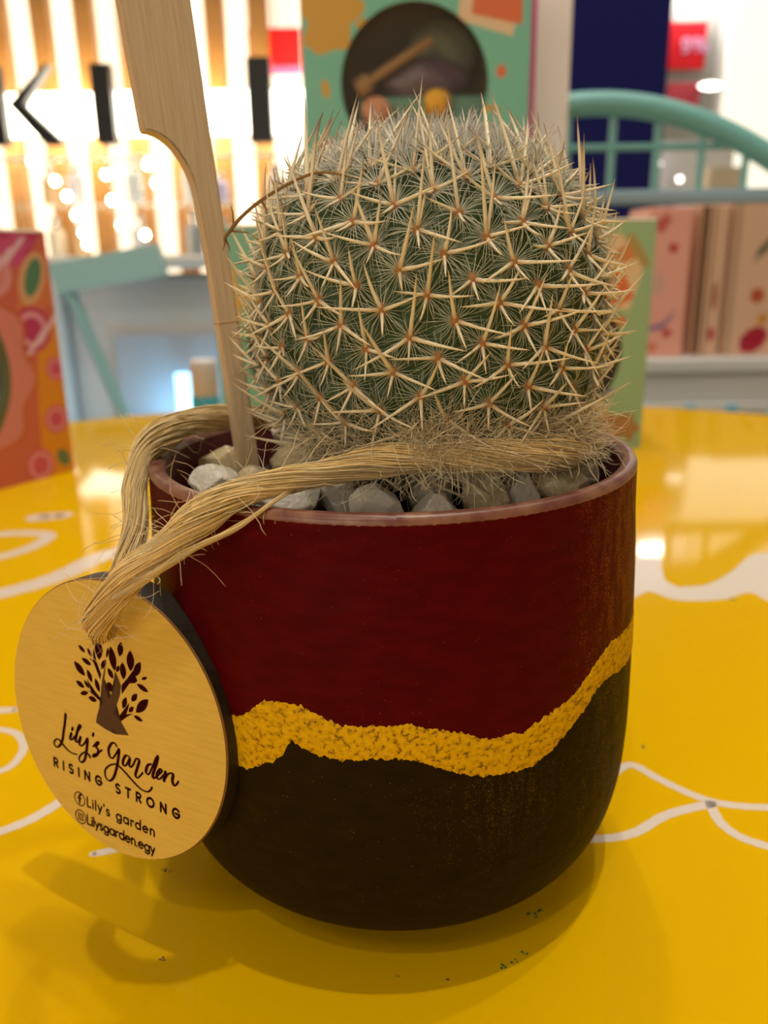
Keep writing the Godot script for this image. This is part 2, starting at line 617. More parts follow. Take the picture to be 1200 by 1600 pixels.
	ol.position = Vector3(0, -0.02, 0.02)
	st.add_child(ol)


func bottle(label: String, at: Vector3, col: Color, h: float) -> void:
	var t := thing("cosmetics_bottle", label, "bottle", at, 0.0, "bottles on the glass shelves")
	var b := MB.new()
	b.lathe([Vector2(0, 0), Vector2(0.024, 0.001), Vector2(0.026, 0.006), Vector2(0.026, h * 0.62), Vector2(0.02, h * 0.7), Vector2(0.01, h * 0.74), Vector2(0, h * 0.74)], 18)
	part("body", b.mesh(), mat("bottle_%s" % col.to_html(), col, 0.25), t)
	var k := MB.new()
	k.lathe([Vector2(0, h * 0.73), Vector2(0.013, h * 0.73), Vector2(0.014, h * 0.98), Vector2(0.012, h), Vector2(0, h)], 14)
	part("cap", k.mesh(), mats["chrome"], t)


# ------------------------------------------------------------------ right side: banner, pillars, signs, stand
func build_right_side() -> void:
	var n := thing("navy_banner", "tall plain navy blue banner board behind the teal chair", "banner", Vector3(0.615, FLOOR_Y, -2.2))
	part("board", rbox(Vector3(0, 0.95, 0), Vector3(0.262, 1.86, 0.03), 0.004), mat("navy", lin(0.016, 0.019, 0.13), 0.45, 0.0, 0.15), n)
	part("frame", rbox(Vector3(0, 1.89, 0), Vector3(0.27, 0.02, 0.04), 0.004), mats["chrome"], n)
	part("foot", rbox(Vector3(0, 0.012, 0), Vector3(0.32, 0.024, 0.3), 0.006), mats["black_plastic"], n)
	var g := thing("grey_pillar", "grey square pillar carrying two red sale signs", "pillar", Vector3(1.06, FLOOR_Y, -3.1))
	part("shaft", rbox(Vector3(0, 1.47, 0), Vector3(0.3, 2.94, 0.2), 0.01), mat("pillar_grey", lin(0.4, 0.4, 0.38), 0.6), g)
	part("plinth", rbox(Vector3(0, 0.06, 0), Vector3(0.34, 0.12, 0.24), 0.01), mats["grey_lacquer"], g)
	var w := thing("added_glow_column", "broad white column with an added glow at the right edge", "white column", Vector3(1.5, FLOOR_Y, -3.0))  # white column, no lamp: its glow and area light are added
	part("column_body", rbox(Vector3(0, 0.89, -0.03), Vector3(0.66, 1.78, 0.16), 0.01), mats["white_lacquer"], w)
	part("glow_face", rbox(Vector3(0, 0.89, 0.056), Vector3(0.64, 1.74, 0.02), 0.004), emit("column_glow", Color(1.0, 0.98, 0.88), 1.4), w)
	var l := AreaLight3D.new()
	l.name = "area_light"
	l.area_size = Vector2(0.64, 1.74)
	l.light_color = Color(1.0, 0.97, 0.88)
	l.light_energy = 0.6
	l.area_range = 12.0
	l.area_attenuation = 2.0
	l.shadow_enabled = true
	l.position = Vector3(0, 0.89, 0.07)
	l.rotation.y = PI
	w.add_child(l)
	var wlp := thing("wall_lamp", "small bright oblong lamp high on the front of the grey pillar", "wall lamp", Vector3(1.068, 0.99, -2.93))
	part("bracket", rbox(Vector3(0, 0, -0.045), Vector3(0.04, 0.04, 0.06), 0.004), mats["chrome"], wlp)
	part("bulb", bar(Vector3(-0.055, 0, 0), Vector3(0.055, 0, 0), 0.02, 12), emit("wall_lamp_glow", Color(1.0, 0.98, 0.94), 90.0), wlp)
	var red := mat("sale_red", lin(0.8, 0.006, 0.02), 0.45)
	var s := thing("red_sign", "upper red sale sign on the grey pillar with pale lettering", "sign", Vector3(1.05, 0.742, -2.98), 0.0, "red signs on the grey pillar")
	part("sign_board", rbox(Vector3(0, 0.072, 0), Vector3(0.136, 0.145, 0.012), 0.003), red, s)
	var tm := TextMesh.new()
	tm.text = "9%"
	var sf := SystemFont.new()
	sf.font_names = PackedStringArray(["Droid Sans"])
	sf.font_weight = 700
	tm.font = sf
	tm.font_size = 32
	tm.pixel_size = 0.0021
	tm.depth = 0.003
	var lt := part("lettering", tm, mat("pale_pink", lin(0.85, 0.45, 0.75), 0.6), s)
	lt.position = Vector3(0.03, 0.072, 0.008)
	var s2 := thing("red_sign", "lower faded red sale sign on the grey pillar above the chair", "sign", Vector3(1.055, 0.6, -2.98), 0.0, "red signs on the grey pillar")
	part("sign_board", rbox(Vector3(0, 0.05, 0), Vector3(0.11, 0.1, 0.012), 0.003), mat("faded_red", lin(0.62, 0.06, 0.1), 0.5), s2)
	# small lamps and goods seen through the chair back
	var glow := emit("lamp_glow", Color(1.0, 0.98, 0.94), 9.0)
	var spots := [[0.905, 0.472, 0.032, 0.013, "wide bright lamp seen through the upper row of the chair grid"], [0.912, 0.425, 0.024, 0.013, "oval bright lamp seen through the lower row of the chair grid"], [1.01, 0.478, 0.008, 0.008, "small round lamp just under the chair's top tube"], [1.0, 0.375, 0.009, 0.009, "small round lamp low behind the chair grid"], [1.075, 0.655, 0.04, 0.012, "slim bright lamp between the two red signs"]]
	for q in spots:
		var t := thing("small_lamp", q[4], "lamp", Vector3(q[0], q[1], -2.78), 0.0, "small lamps behind the chair")
		var m := MB.new()
		m.xf = Transform3D(Basis.from_scale(Vector3(q[2] / q[3], 1, 1)), Vector3.ZERO)
		m.lathe([Vector2(0, -q[3]), Vector2(q[3] * 0.7, -q[3] * 0.7), Vector2(q[3], 0), Vector2(q[3] * 0.7, q[3] * 0.7), Vector2(0, q[3])], 14)
		part("bulb", m.mesh(), glow, t)
		part("socket", bar(Vector3(0, 0, -q[3] * 0.8), Vector3(0, 0, -0.088 if q[1] < 0.6 else -0.22), q[3] * 0.5, 8), mats["chrome"], t)
	var sd := thing("white_shelf", "white display shelf holding lamps and cartons behind the chair", "shelf", Vector3(1.02, FLOOR_Y, -2.78))
	part("shelf_board", rbox(Vector3(0, 0.95, 0), Vector3(0.42, 0.02, 0.24), 0.004), mats["white_lacquer"], sd)
	part("side_panel", rbox(Vector3(-0.2, 0.47, 0), Vector3(0.02, 0.94, 0.22), 0.003), mats["white_lacquer"], sd)
	part("side_panel", rbox(Vector3(0.2, 0.47, 0), Vector3(0.02, 0.94, 0.22), 0.003), mats["white_lacquer"], sd)
	part("back_panel", rbox(Vector3(0, 0.61, -0.1), Vector3(0.38, 1.22, 0.02), 0.003), mats["white_lacquer"], sd)
	plain_carton("lilac_carton", "small lilac carton on the white shelf behind the chair", Vector3(0.915, FLOOR_Y + 0.961, -2.74), Vector3(0.1, 0.09, 0.08), lin(0.36, 0.3, 0.55))
	plain_carton("cream_carton", "cream carton on the white shelf seen through the chair grid", Vector3(1.125, FLOOR_Y + 0.961, -2.74), Vector3(0.12, 0.16, 0.1), lin(0.72, 0.62, 0.46))
	# the white stand with the floral cartons
	var st := thing("display_stand", "white display stand under the pink and tan floral cartons", "stand", Vector3(0.72, FLOOR_Y, -1.42))
	part("cabinet", rbox(Vector3(0, 0.33, 0), Vector3(0.56, 0.66, 0.28), 0.006), mats["white_lacquer"], st)
	part("top_board", rbox(Vector3(0, 0.674, 0), Vector3(0.58, 0.026, 0.3), 0.004), mats["white_lacquer"], st)
	part("price_rail", rbox(Vector3(0, 0.598, 0.146), Vector3(0.56, 0.018, 0.008), 0.002), mats["white_lacquer"], st)
	for k in 3:
		part("blue_tab", rbox(Vector3(-0.25 + 0.073 * k, 0.598, 0.152), Vector3(0.02, 0.016, 0.004), 0.001), mat("tab_blue", lin(0.25, 0.6, 0.85), 0.4), st)
	floral_carton("floral_carton", "salmon pink floral carton standing on the white stand", Vector3(0.493, -0.033, -1.36), Vector3(0.075, 0.25, 0.12), 0.0, 1)
	floral_carton("floral_carton", "narrow tan carton with a floral spine beside the pink one", Vector3(0.572, -0.033, -1.37), Vector3(0.05, 0.254, 0.12), 0.0, 2)
	floral_carton("floral_carton", "broad tan carton with a crimson flower at the right edge", Vector3(0.673, -0.033, -1.36), Vector3(0.14, 0.256, 0.12), 0.0, 3)


func plain_carton(called: String, label: String, at: Vector3, size: Vector3, col: Color) -> void:
	var t := thing(called, label, "carton", at)
	part("carton", rbox(Vector3(0, size.y / 2, 0), size, 0.003), mat(called + "_card", col, 0.6), t)
	part("lid_flap", rbox(Vector3(0, size.y + 0.001, 0), Vector3(size.x * 0.96, 0.003, size.z * 0.96), 0.001), mat(called + "_flap", col.lightened(0.12), 0.6), t)


# ------------------------------------------------------------------ print for the cartons
class Canvas:
	var im: Image
	var w: int
	var h: int

	func _init(w_: int, h_: int, col: Color) -> void:
		w = w_
		h = h_
		im = Image.create(w, h, false, Image.FORMAT_RGB8)
		im.fill(col)

	# all in 0..1 of the width (x) and of the height from the bottom (y)
	func blob(x: float, y: float, rx: float, ry: float, col: Color, rot := 0.0, wob := 0.0, lobes := 5.0) -> void:
		var cx := x * w
		var cy := (1.0 - y) * h
		var a := rx * w
		var b := ry * h
		var m := maxf(a, b) * (1.0 + wob) + 1
		for j in range(maxi(0, int(cy - m)), mini(h, int(cy + m) + 1)):
			for i in range(maxi(0, int(cx - m)), mini(w, int(cx + m) + 1)):
				var d := Vector2(i + 0.5 - cx, j + 0.5 - cy).rotated(rot)
				d = Vector2(d.x / a, d.y / b)
				if d.length() < 1.0 + wob * sin(lobes * d.angle()):
					im.set_pixel(i, j, col)

	func ring(x: float, y: float, rx: float, ry: float, thick: float, col: Color, wob := 0.0, lobes := 8.0) -> void:
		var cx := x * w
		var cy := (1.0 - y) * h
		var a := rx * w
		var b := ry * h
		for j in range(maxi(0, int(cy - b * 1.3)), mini(h, int(cy + b * 1.3) + 1)):
			for i in range(maxi(0, int(cx - a * 1.3)), mini(w, int(cx + a * 1.3) + 1)):
				var d := Vector2((i + 0.5 - cx) / a, (j + 0.5 - cy) / b)
				var r := d.length() / (1.0 + wob * sin(lobes * d.angle()))
				if absf(r - 1.0) < thick:
					im.set_pixel(i, j, col)

	func poly(pts: Array, col: Color) -> void:
		var p := PackedVector2Array()
		var lo := Vector2(1e9, 1e9)
		var hi := -lo
		for k in pts.size() / 2:
			var q := Vector2(pts[2 * k] * w, (1.0 - pts[2 * k + 1]) * h)
			p.push_back(q)
			lo = lo.min(q)
			hi = hi.max(q)
		for j in range(maxi(0, int(lo.y)), mini(h, int(hi.y) + 1)):
			for i in range(maxi(0, int(lo.x)), mini(w, int(hi.x) + 1)):
				if Geometry2D.is_point_in_polygon(Vector2(i + 0.5, j + 0.5), p):
					im.set_pixel(i, j, col)

	func material(called: String, rough: float, coat: float) -> StandardMaterial3D:
		var m := StandardMaterial3D.new()
		m.resource_name = called
		m.albedo_texture = ImageTexture.create_from_image(im)
		m.roughness = rough
		m.clearcoat_enabled = coat > 0
		m.clearcoat = coat
		m.clearcoat_roughness = 0.15
		m.texture_repeat = false
		return m


func floral_carton(called: String, label: String, at: Vector3, s: Vector3, turn: float, look: int) -> void:
	var t := thing(called, label, "carton", at, turn, "floral cartons on the white stand")
	var cv: Canvas
	var body := lin(0.8, 0.5, 0.34)
	if look == 1:
		body = lin(0.95, 0.44, 0.34)
		cv = Canvas.new(128, 256, body)
		cv.blob(0.3, 0.9, 0.2, 0.05, lin(0.7, 0.12, 0.1), 0.4, 0.2)
		cv.blob(0.6, 0.74, 0.12, 0.035, lin(0.62, 0.06, 0.06))
		cv.blob(0.3, 0.5, 0.16, 0.08, lin(0.8, 0.45, 0.38), 0.3, 0.2)
		cv.poly([0.05, 0.2, 0.5, 0.23, 0.75, 0.32, 0.7, 0.27, 0.5, 0.19, 0.05, 0.17], lin(0.3, 0.14, 0.36))
		cv.blob(0.6, 0.16, 0.12, 0.03, lin(0.62, 0.05, 0.07))
		cv.blob(0.25, 0.06, 0.16, 0.03, lin(0.75, 0.2, 0.12))
	elif look == 2:
		cv = Canvas.new(96, 256, body)
		cv.poly([0.0, 0.0, 0.3, 0.0, 0.3, 1.0, 0.0, 1.0], lin(0.2, 0.09, 0.04))  # dark strip: shade on the carton side, painted into the print
		cv.poly([0.42, 0.0, 0.52, 0.0, 0.52, 1.0, 0.42, 1.0], lin(0.36, 0.19, 0.1))
		cv.blob(0.72, 0.4, 0.1, 0.1, lin(0.4, 0.12, 0.05))
		cv.blob(0.72, 0.14, 0.13, 0.05, lin(0.5, 0.03, 0.04))
	else:
		cv = Canvas.new(256, 256, body)
		cv.poly([0.0, 0.0, 0.06, 0.0, 0.06, 1.0, 0.0, 1.0], lin(0.5, 0.32, 0.2))
		cv.blob(0.4, 0.73, 0.16, 0.035, lin(0.16, 0.15, 0.09), 0.6, 0.15)
		cv.blob(0.72, 0.68, 0.14, 0.06, lin(0.7, 0.25, 0.05), 0.2, 0.1)
		cv.blob(0.35, 0.4, 0.09, 0.05, lin(0.55, 0.09, 0.03), 0.0, 0.1)
		cv.blob(0.45, 0.24, 0.07, 0.04, lin(0.7, 0.3, 0.05))
		cv.blob(0.36, 0.1, 0.18, 0.085, lin(0.45, 0.01, 0.04), 0.2, 0.06, 9.0)
		cv.blob(0.8, 0.2, 0.12, 0.05, lin(0.4, 0.05, 0.06), 0.0, 0.1, 7.0)
	part("carton", rbox(Vector3(0, s.y / 2, -0.001), Vector3(s.x, s.y, s.z), 0.002), mat("carton_%d" % look, body, 0.55), t)
	var m := MB.new()
	m.quad(Vector3(-s.x / 2 + 0.002, 0.002, s.z / 2), Vector3(-s.x / 2 + 0.002, s.y - 0.002, s.z / 2), Vector3(s.x / 2 - 0.002, s.y - 0.002, s.z / 2), Vector3(s.x / 2 - 0.002, 0.002, s.z / 2))
	part("printed_front", m.mesh(), cv.material("carton_print_%d" % look, 0.5, 0.0), t)


# ------------------------------------------------------------------ the table
func build_table() -> void:
	var t := thing("round_table", "glossy yellow round table painted with white curling lines", "table", Vector3(0.013, 0, -0.09))
	var m := MB.new()
	var R := 0.594
	m.lathe([Vector2(0, -0.03), Vector2(R - 0.012, -0.03), Vector2(R - 0.003, -0.026), Vector2(R, -0.018), Vector2(R, -0.008), Vector2(R - 0.003, -0.002), Vector2(R - 0.009, 0.0), Vector2(R - 0.011, 0.0), Vector2(0.0, 0.0)], 160)
	part("tabletop", m.mesh(), mats["yellow_lacquer"], t)
	var p := MB.new()
	p.lathe([Vector2(0, -0.69), Vector2(0.03, -0.69), Vector2(0.03, -0.06), Vector2(0.08, -0.031), Vector2(0.0, -0.031)], 32)
	part("pedestal", p.mesh(), mats["grey_lacquer"], t)
	var q := MB.new()
	q.lathe([Vector2(0, FLOOR_Y), Vector2(0.26, FLOOR_Y), Vector2(0.26, FLOOR_Y + 0.012), Vector2(0.05, FLOOR_Y + 0.04), Vector2(0, FLOOR_Y + 0.04)], 48)
	part("foot_plate", q.mesh(), mats["grey_lacquer"], t)
	var o := Vector2(0.013, -0.09)
	var paint := func(a: Array, w0: float, w1: float) -> void:
		var pts := pairs(a)
		var sm := smooth2(pts, pts.size() * 6)
		var half := PackedFloat32Array()
		var flat := PackedVector2Array()
		for k in sm.size():
			flat.push_back(Vector2(sm[k].x - o.x, -(sm[k].y - o.y)))
			half.push_back(lerpf(w0, w1, float(k) / (sm.size() - 1)) * (1.0 + 0.06 * sin(k * 1.7)))
		var b := MB.new()
		b.xf = Transform3D(Basis(Vector3.RIGHT, -PI / 2), Vector3.ZERO)
		b.ribbon(flat, half, 0.0, 0.00012)
		part("painted_line", b.mesh(), mats["table_paint"], t)
	paint.call([-0.2260, -0.2481, -0.2066, -0.2527, -0.1889, -0.2485, -0.1883, -0.2334, -0.1937, -0.2215, -0.2005, -0.2140, -0.2080, -0.2087], 0.0042, 0.0042)
	paint.call([-0.1848, -0.1581, -0.1786, -0.1638, -0.1657, -0.1757, -0.1561, -0.1911, -0.1493, -0.2088, -0.1381, -0.2209, -0.1255, -0.2304], 0.0058, 0.0072)
	paint.call([-0.2075, -0.2815, -0.2007, -0.2835, -0.1940, -0.2858], 0.0072, 0.0062)
	paint.call([-0.1374, -0.0595, -0.133, -0.06, -0.1280, -0.0604], 0.0022, 0.0016)
	paint.call([-0.1321, -0.0478, -0.1281, -0.0481, -0.1209, -0.0448, -0.1157, -0.0367, -0.1155, -0.0281, -0.1180, -0.0249, -0.1211, -0.0234], 0.0012, 0.0014)
	paint.call([-0.1087, 0.0040, -0.1059, 0.0028, -0.1000, -0.0018, -0.0948, -0.0089, -0.0894, -0.0194], 0.0015, 0.0019)
	paint.call([-0.0780, 0.0121, -0.0721, 0.0101, -0.0657, 0.0063], 0.0010, 0.0016)
	paint.call([0.0589, -0.0141, 0.0660, -0.0210, 0.0706, -0.0228, 0.0753, -0.0167, 0.0813, -0.0099, 0.0868, -0.0055, 0.0930, -0.0033, 0.1013, -0.0023, 0.1081, -0.0019], 0.0014, 0.0013)
	paint.call([0.0463, 0.0094, 0.0500, 0.0093, 0.0564, 0.0089, 0.0628, 0.0068, 0.0714, 0.0010, 0.0785, -0.0020, 0.0867, -0.0043], 0.0013, 0.0015)
	paint.call([0.0862, -0.0038, 0.0860, 0.0035, 0.0887, 0.0092, 0.0944, 0.0132, 0.0998, 0.0155], 0.0014, 0.0014)
	var swirl := PackedVector2Array()
	for k in smooth2(pairs([0.1153, -0.1978, 0.1234, -0.1974, 0.1341, -0.1951, 0.1316, -0.1855, 0.1278, -0.1690, 0.1287, -0.1619, 0.1311, -0.1587, 0.1379, -0.1592, 0.1465, -0.1627, 0.1608, -0.1757, 0.1795, -0.1976, 0.1902, -0.2018, 0.2069, -0.2029]), 60):
		swirl.push_back(Vector2(k.x - o.x, -(k.y - o.y)))
	for k in smooth2(pairs([0.1737, -0.1341, 0.1636, -0.1421, 0.1599, -0.1516, 0.1464, -0.1449, 0.1325, -0.1433, 0.1233, -0.1458, 0.1163, -0.1548, 0.1084, -0.1485, 0.1003, -0.1439]), 40):
		swirl.push_back(Vector2(k.x - o.x, -(k.y - o.y)))
	var sw := MB.new()
	sw.xf = Transform3D(Basis(Vector3.RIGHT, -PI / 2), Vector3.ZERO)
	sw.prism(swirl, 0.0, 0.00012)
	part("painted_swirl", sw.mesh(), mats["table_paint"], t)
	# small ink and dirt marks on the lacquer
	var green := MB.new()
	var dark := MB.new()
	for mk in [[0.0764, -0.0324, 0.0011, 0], [0.0306, 0.0349, 0.0012, 1], [0.0322, 0.0338, 0.0009, 1], [0.0270, 0.0459, 0.0008, 1], [0.0223, 0.0492, 0.0009, 1], [0.0243, 0.0478, 0.0007, 1], [-0.0579, 0.0186, 0.0009, 0], [-0.0564, 0.0189, 0.0004, 0], [-0.0518, 0.0457, 0.0008, 0], [0.0098, 0.0522, 0.0005, 0], [-0.0009, 0.0512, 0.0004, 0], [0.1495, -0.1448, 0.0016, 0]]:
		var b: MB = green if mk[3] == 1 else dark
		b.xf = Transform3D(Basis(Vector3.RIGHT, -PI / 2), Vector3(mk[0] - o.x, 0, mk[1] - o.y))
		for k in 4:
			var pp := PackedVector2Array()
			var at: Vector2 = Vector2(rng.randf_range(-1, 1), rng.randf_range(-0.6, 0.6)) * mk[2]
			for j in 7:
				pp.push_back(at + Vector2.from_angle(TAU * j / 7) * mk[2] * rng.randf_range(0.15, 0.5))
			b.prism(pp, 0.0, 0.00006)
	part("ink_specks", green.mesh(), mat("green_ink", lin(0.03, 0.16, 0.05), 0.5), t)
	part("dirt_specks", dark.mesh(), mat("dirt", lin(0.12, 0.07, 0.02), 0.7), t)
	# small bottle at the far edge of the table
	var bt := thing("small_bottle", "small blue bottle with a tall pale cap at the far table edge", "bottle", Vector3(-0.168, 0, -0.59))
	var bb := MB.new()
	bb.lathe([Vector2(0, 0), Vector2(0.012, 0), Vector2(0.0135, 0.002), Vector2(0.0135, 0.021), Vector2(0.011, 0.024), Vector2(0, 0.024)], 24)
	part("body", bb.mesh(), mat("bottle_blue", lin(0.06, 0.4, 0.6), 0.25), bt)
	var bc := MB.new()
	bc.lathe([Vector2(0, 0.023), Vector2(0.0125, 0.023), Vector2(0.0125, 0.053), Vector2(0.011, 0.056), Vector2(0, 0.056)], 24)
	part("cap", bc.mesh(), mat("cap_pale", lin(0.68, 0.62, 0.66), 0.4), bt)


# ------------------------------------------------------------------ the pot
const POT := [[0.0, 0.0291], [0.0031, 0.0395], [0.0082, 0.0475], [0.0154, 0.0531], [0.0257, 0.0561], [0.038, 0.0571], [0.0514, 0.0571], [0.0668, 0.0567], [0.0822, 0.0561], [0.0925, 0.0554], [0.1012, 0.0551]]


func pot_radius(h: float) -> float:
	var k := 0
	while k < POT.size() - 2 and POT[k + 1][0] < h:
		k += 1
	var a: Array = POT[k]
	var b: Array = POT[k + 1]
	var pre: Array = POT[maxi(k - 1, 0)]
	var post: Array = POT[mini(k + 2, POT.size() - 1)]
	var t := clampf((h - a[0]) / (b[0] - a[0]), 0, 1)
	if k == 0:      # the foot rounds off steeply
		return lerpf(a[1], b[1], sqrt(t) * 0.5 + t * 0.5)
	var ma: float = (b[1] - pre[1]) / (b[0] - pre[0]) * (b[0] - a[0])
	var mb: float = (post[1] - a[1]) / (post[0] - a[0]) * (b[0] - a[0])
	return (2 * t ** 3 - 3 * t * t + 1) * a[1] + (t ** 3 - 2 * t * t + t) * ma + (-2 * t ** 3 + 3 * t * t) * b[1] + (t ** 3 - t * t) * mb


func along(keys: Array, x: float) -> float:
	for k in keys.size() - 1:
		if x < keys[k + 1].x or k == keys.size() - 2:
			return lerpf(keys[k].y, keys[k + 1].y, clampf((x - keys[k].x) / (keys[k + 1].x - keys[k].x), 0, 1))
	return keys[-1].y


func build_pot() -> void:
	var t := thing("plant_pot", "round pot painted dark red over black with a ragged gold band", "plant pot")
	var up := [Vector2(-PI, 0.062), Vector2(-1.5, 0.062), Vector2(-0.75, 0.0605), Vector2(-0.60, 0.0605), Vector2(-0.535, 0.0622), Vector2(-0.495, 0.0646), Vector2(-0.456, 0.0661), Vector2(-0.394, 0.0663), Vector2(-0.324, 0.0664), Vector2(-0.280, 0.0653), Vector2(-0.236, 0.0642), Vector2(-0.184, 0.0633), Vector2(-0.110, 0.0634), Vector2(0.035, 0.0638), Vector2(0.118, 0.0625), Vector2(0.202, 0.0614), Vector2(0.306, 0.0589), Vector2(0.362, 0.0593), Vector2(0.393, 0.0593), Vector2(0.423, 0.0585), Vector2(0.487, 0.0602), Vector2(0.571, 0.0614), Vector2(0.666, 0.0630), Vector2(0.736, 0.0658), Vector2(0.816, 0.0683), Vector2(0.889, 0.0696), Vector2(0.984, 0.0690), Vector2(1.2, 0.068), Vector2(2.2, 0.066), Vector2(PI, 0.062)]
	var lo := [Vector2(-PI, 0.052), Vector2(-0.75, 0.05), Vector2(-0.545, 0.0489), Vector2(-0.456, 0.0518), Vector2(-0.403, 0.0540), Vector2(-0.364, 0.0583), Vector2(-0.330, 0.0573), Vector2(-0.263, 0.0560), Vector2(-0.198, 0.0554), Vector2(-0.091, 0.0563), Vector2(0.034, 0.0563), Vector2(0.086, 0.0550), Vector2(0.128, 0.0539), Vector2(0.182, 0.0527), Vector2(0.248, 0.0514), Vector2(0.317, 0.0506), Vector2(0.389, 0.0504), Vector2(0.466, 0.0501), Vector2(0.549, 0.0520), Vector2(0.639, 0.0551), Vector2(0.707, 0.0572), Vector2(0.783, 0.0605), Vector2(0.875, 0.0613), Vector2(1.005, 0.0600), Vector2(1.2, 0.0585), Vector2(PI, 0.052)]
	var red := pot_paint("pot_red", lin(0.085, 0.001, 0.003), lin(0.06, 0.0008, 0.002), lin(0.3, 0.13, 0.02), 3)
	var black := pot_paint("pot_black", lin(0.02, 0.011, 0.002), lin(0.014, 0.008, 0.002), lin(0.3, 0.16, 0.02), 5)
	var seg := 240
	# lower, black
	var rows := []
	var uvs := []
	for i in 41:
		var row := PackedVector3Array()
		var ur := PackedVector2Array()
		for j in seg + 1:
			var a := -PI + TAU * j / seg
			var edge := (along(up, a) + along(lo, a)) / 2
			var f := float(i) / 40
			var h := edge * (f * f * 0.6 + f * 0.4)
			var r := pot_radius(h)
			row.push_back(Vector3(r * sin(a), h, r * cos(a)))
			ur.push_back(Vector2(a / PI + 0.5, 1.0 - h / 0.104))
		rows.push_back(row)
		uvs.push_back(ur)
	var base := PackedVector3Array()
	for j in seg + 1:
		base.push_back(Vector3.ZERO)
	rows.push_front(base)
	uvs.push_front(uvs[0])
	var m := MB.new()
	m.grid(rows, false, uvs)
	part("lower_body", m.mesh(), black, t)
	# upper, red, up to the lip
	rows = []
	uvs = []
	for i in 25:
		var row := PackedVector3Array()
		var ur := PackedVector2Array()
		for j in seg + 1:
			var a := -PI + TAU * j / seg
			var h := lerpf((along(up, a) + along(lo, a)) / 2, 0.1012, float(i) / 24)
			var r := pot_radius(h)
			row.push_back(Vector3(r * sin(a), h, r * cos(a)))
			ur.push_back(Vector2(a / PI + 0.5, 1.0 - h / 0.104))
		rows.push_back(row)
		uvs.push_back(ur)
	m = MB.new()
	m.grid(rows, false, uvs)
	part("upper_body", m.mesh(), red, t)
	# gold band: a thin coat of paint with ragged edges
	var fn := FastNoiseLite.new()
	fn.seed = 4
	fn.frequency = 1.0
	fn.fractal_octaves = 3
	rows = []
	for i in 9:
		var row := PackedVector3Array()
		for j in 901:
			var a := lerpf(-0.8, 1.75, float(j) / 900)
			var s := a * 57.0     # millimetres round the pot
			var top := along(up, a) + fn.get_noise_2d(s * 0.8, 0) * 0.0006
			var bot := along(lo, a) + fn.get_noise_2d(s * 0.7, 50) * 0.0007
			var taper := clampf((a + 0.8) / 0.05, 0.0, 1.0)
			var midh := (top + bot) / 2
			var f := float(i) / 8
			var h := lerpf(bot, top, f)
			h = midh + (h - midh) * taper
			var thick := 0.00014 if i > 0 and i < 8 else -0.00005
			var r := pot_radius(h) + thick
			row.push_back(Vector3(r * sin(a), h, r * cos(a)))
		rows.push_back(row)
	m = MB.new()
	m.grid(rows)
	var gold := noisy("gold_paint", noise_tex(21, 0.04, [[0.0, lin(0.1, 0.05, 0.008)], [0.27, lin(0.2, 0.1, 0.008)], [0.36, lin(0.56, 0.31, 0.003)], [0.6, lin(0.68, 0.39, 0.004)], [1.0, lin(0.76, 0.45, 0.008)]], 8), 30.0, 0.5, 0.2)
	gold.normal_enabled = true
	gold.normal_texture = noise_tex(22, 0.05, [], 4, true)
	gold.normal_scale = 0.3
	part("gold_band", m.mesh(), gold, t)
	# lip with worn paint, and the inside wall
	var worn := noisy("rim_wear", noise_tex(31, 0.012, [[0.0, lin(0.1, 0.018, 0.018)], [0.42, lin(0.15, 0.045, 0.035)], [0.54, lin(0.2, 0.085, 0.055)], [1.0, lin(0.34, 0.17, 0.095)]], 5), 22.0, 0.34)
	m = MB.new()
	m.lathe([Vector2(0.0551, 0.1010), Vector2(0.05512, 0.1018), Vector2(0.0547, 0.1026), Vector2(0.0538, 0.1029), Vector2(0.0527, 0.10285), Vector2(0.0519, 0.1023), Vector2(0.0515, 0.1012)], 160)
	part("rim", m.mesh(), worn, t)
	m = MB.new()
	m.lathe([Vector2(0.0515, 0.1012), Vector2(0.0512, 0.094), Vector2(0.051, 0.082)], 120)
	part("inner_wall", m.mesh(), mat("inner_burgundy", lin(0.15, 0.03, 0.03), 0.5), t)
	# potting soil
	var soil := noisy("soil", noise_tex(41, 0.05, [[0.0, lin(0.008, 0.005, 0.003)], [1.0, lin(0.05, 0.03, 0.018)]]), 30.0, 0.95)
	var sr := []
	for i in 22:
		var row := PackedVector3Array()
		for j in 73:
			var a := TAU * j / 72
			var r := 0.0512 * (1.0 - i / 21.0)
			row.push_back(Vector3(r * sin(a), 0.0895 + 0.0012 * fn.get_noise_2d(r * sin(a) * 900, r * cos(a) * 900) + 0.004 * (i / 21.0), r * cos(a)))
		sr.push_back(row)
	m = MB.new()
	m.grid(sr)
	tag(part("potting_soil", m.mesh(), soil), "dark potting soil showing between the stones in the pot", "soil", "", "stuff")


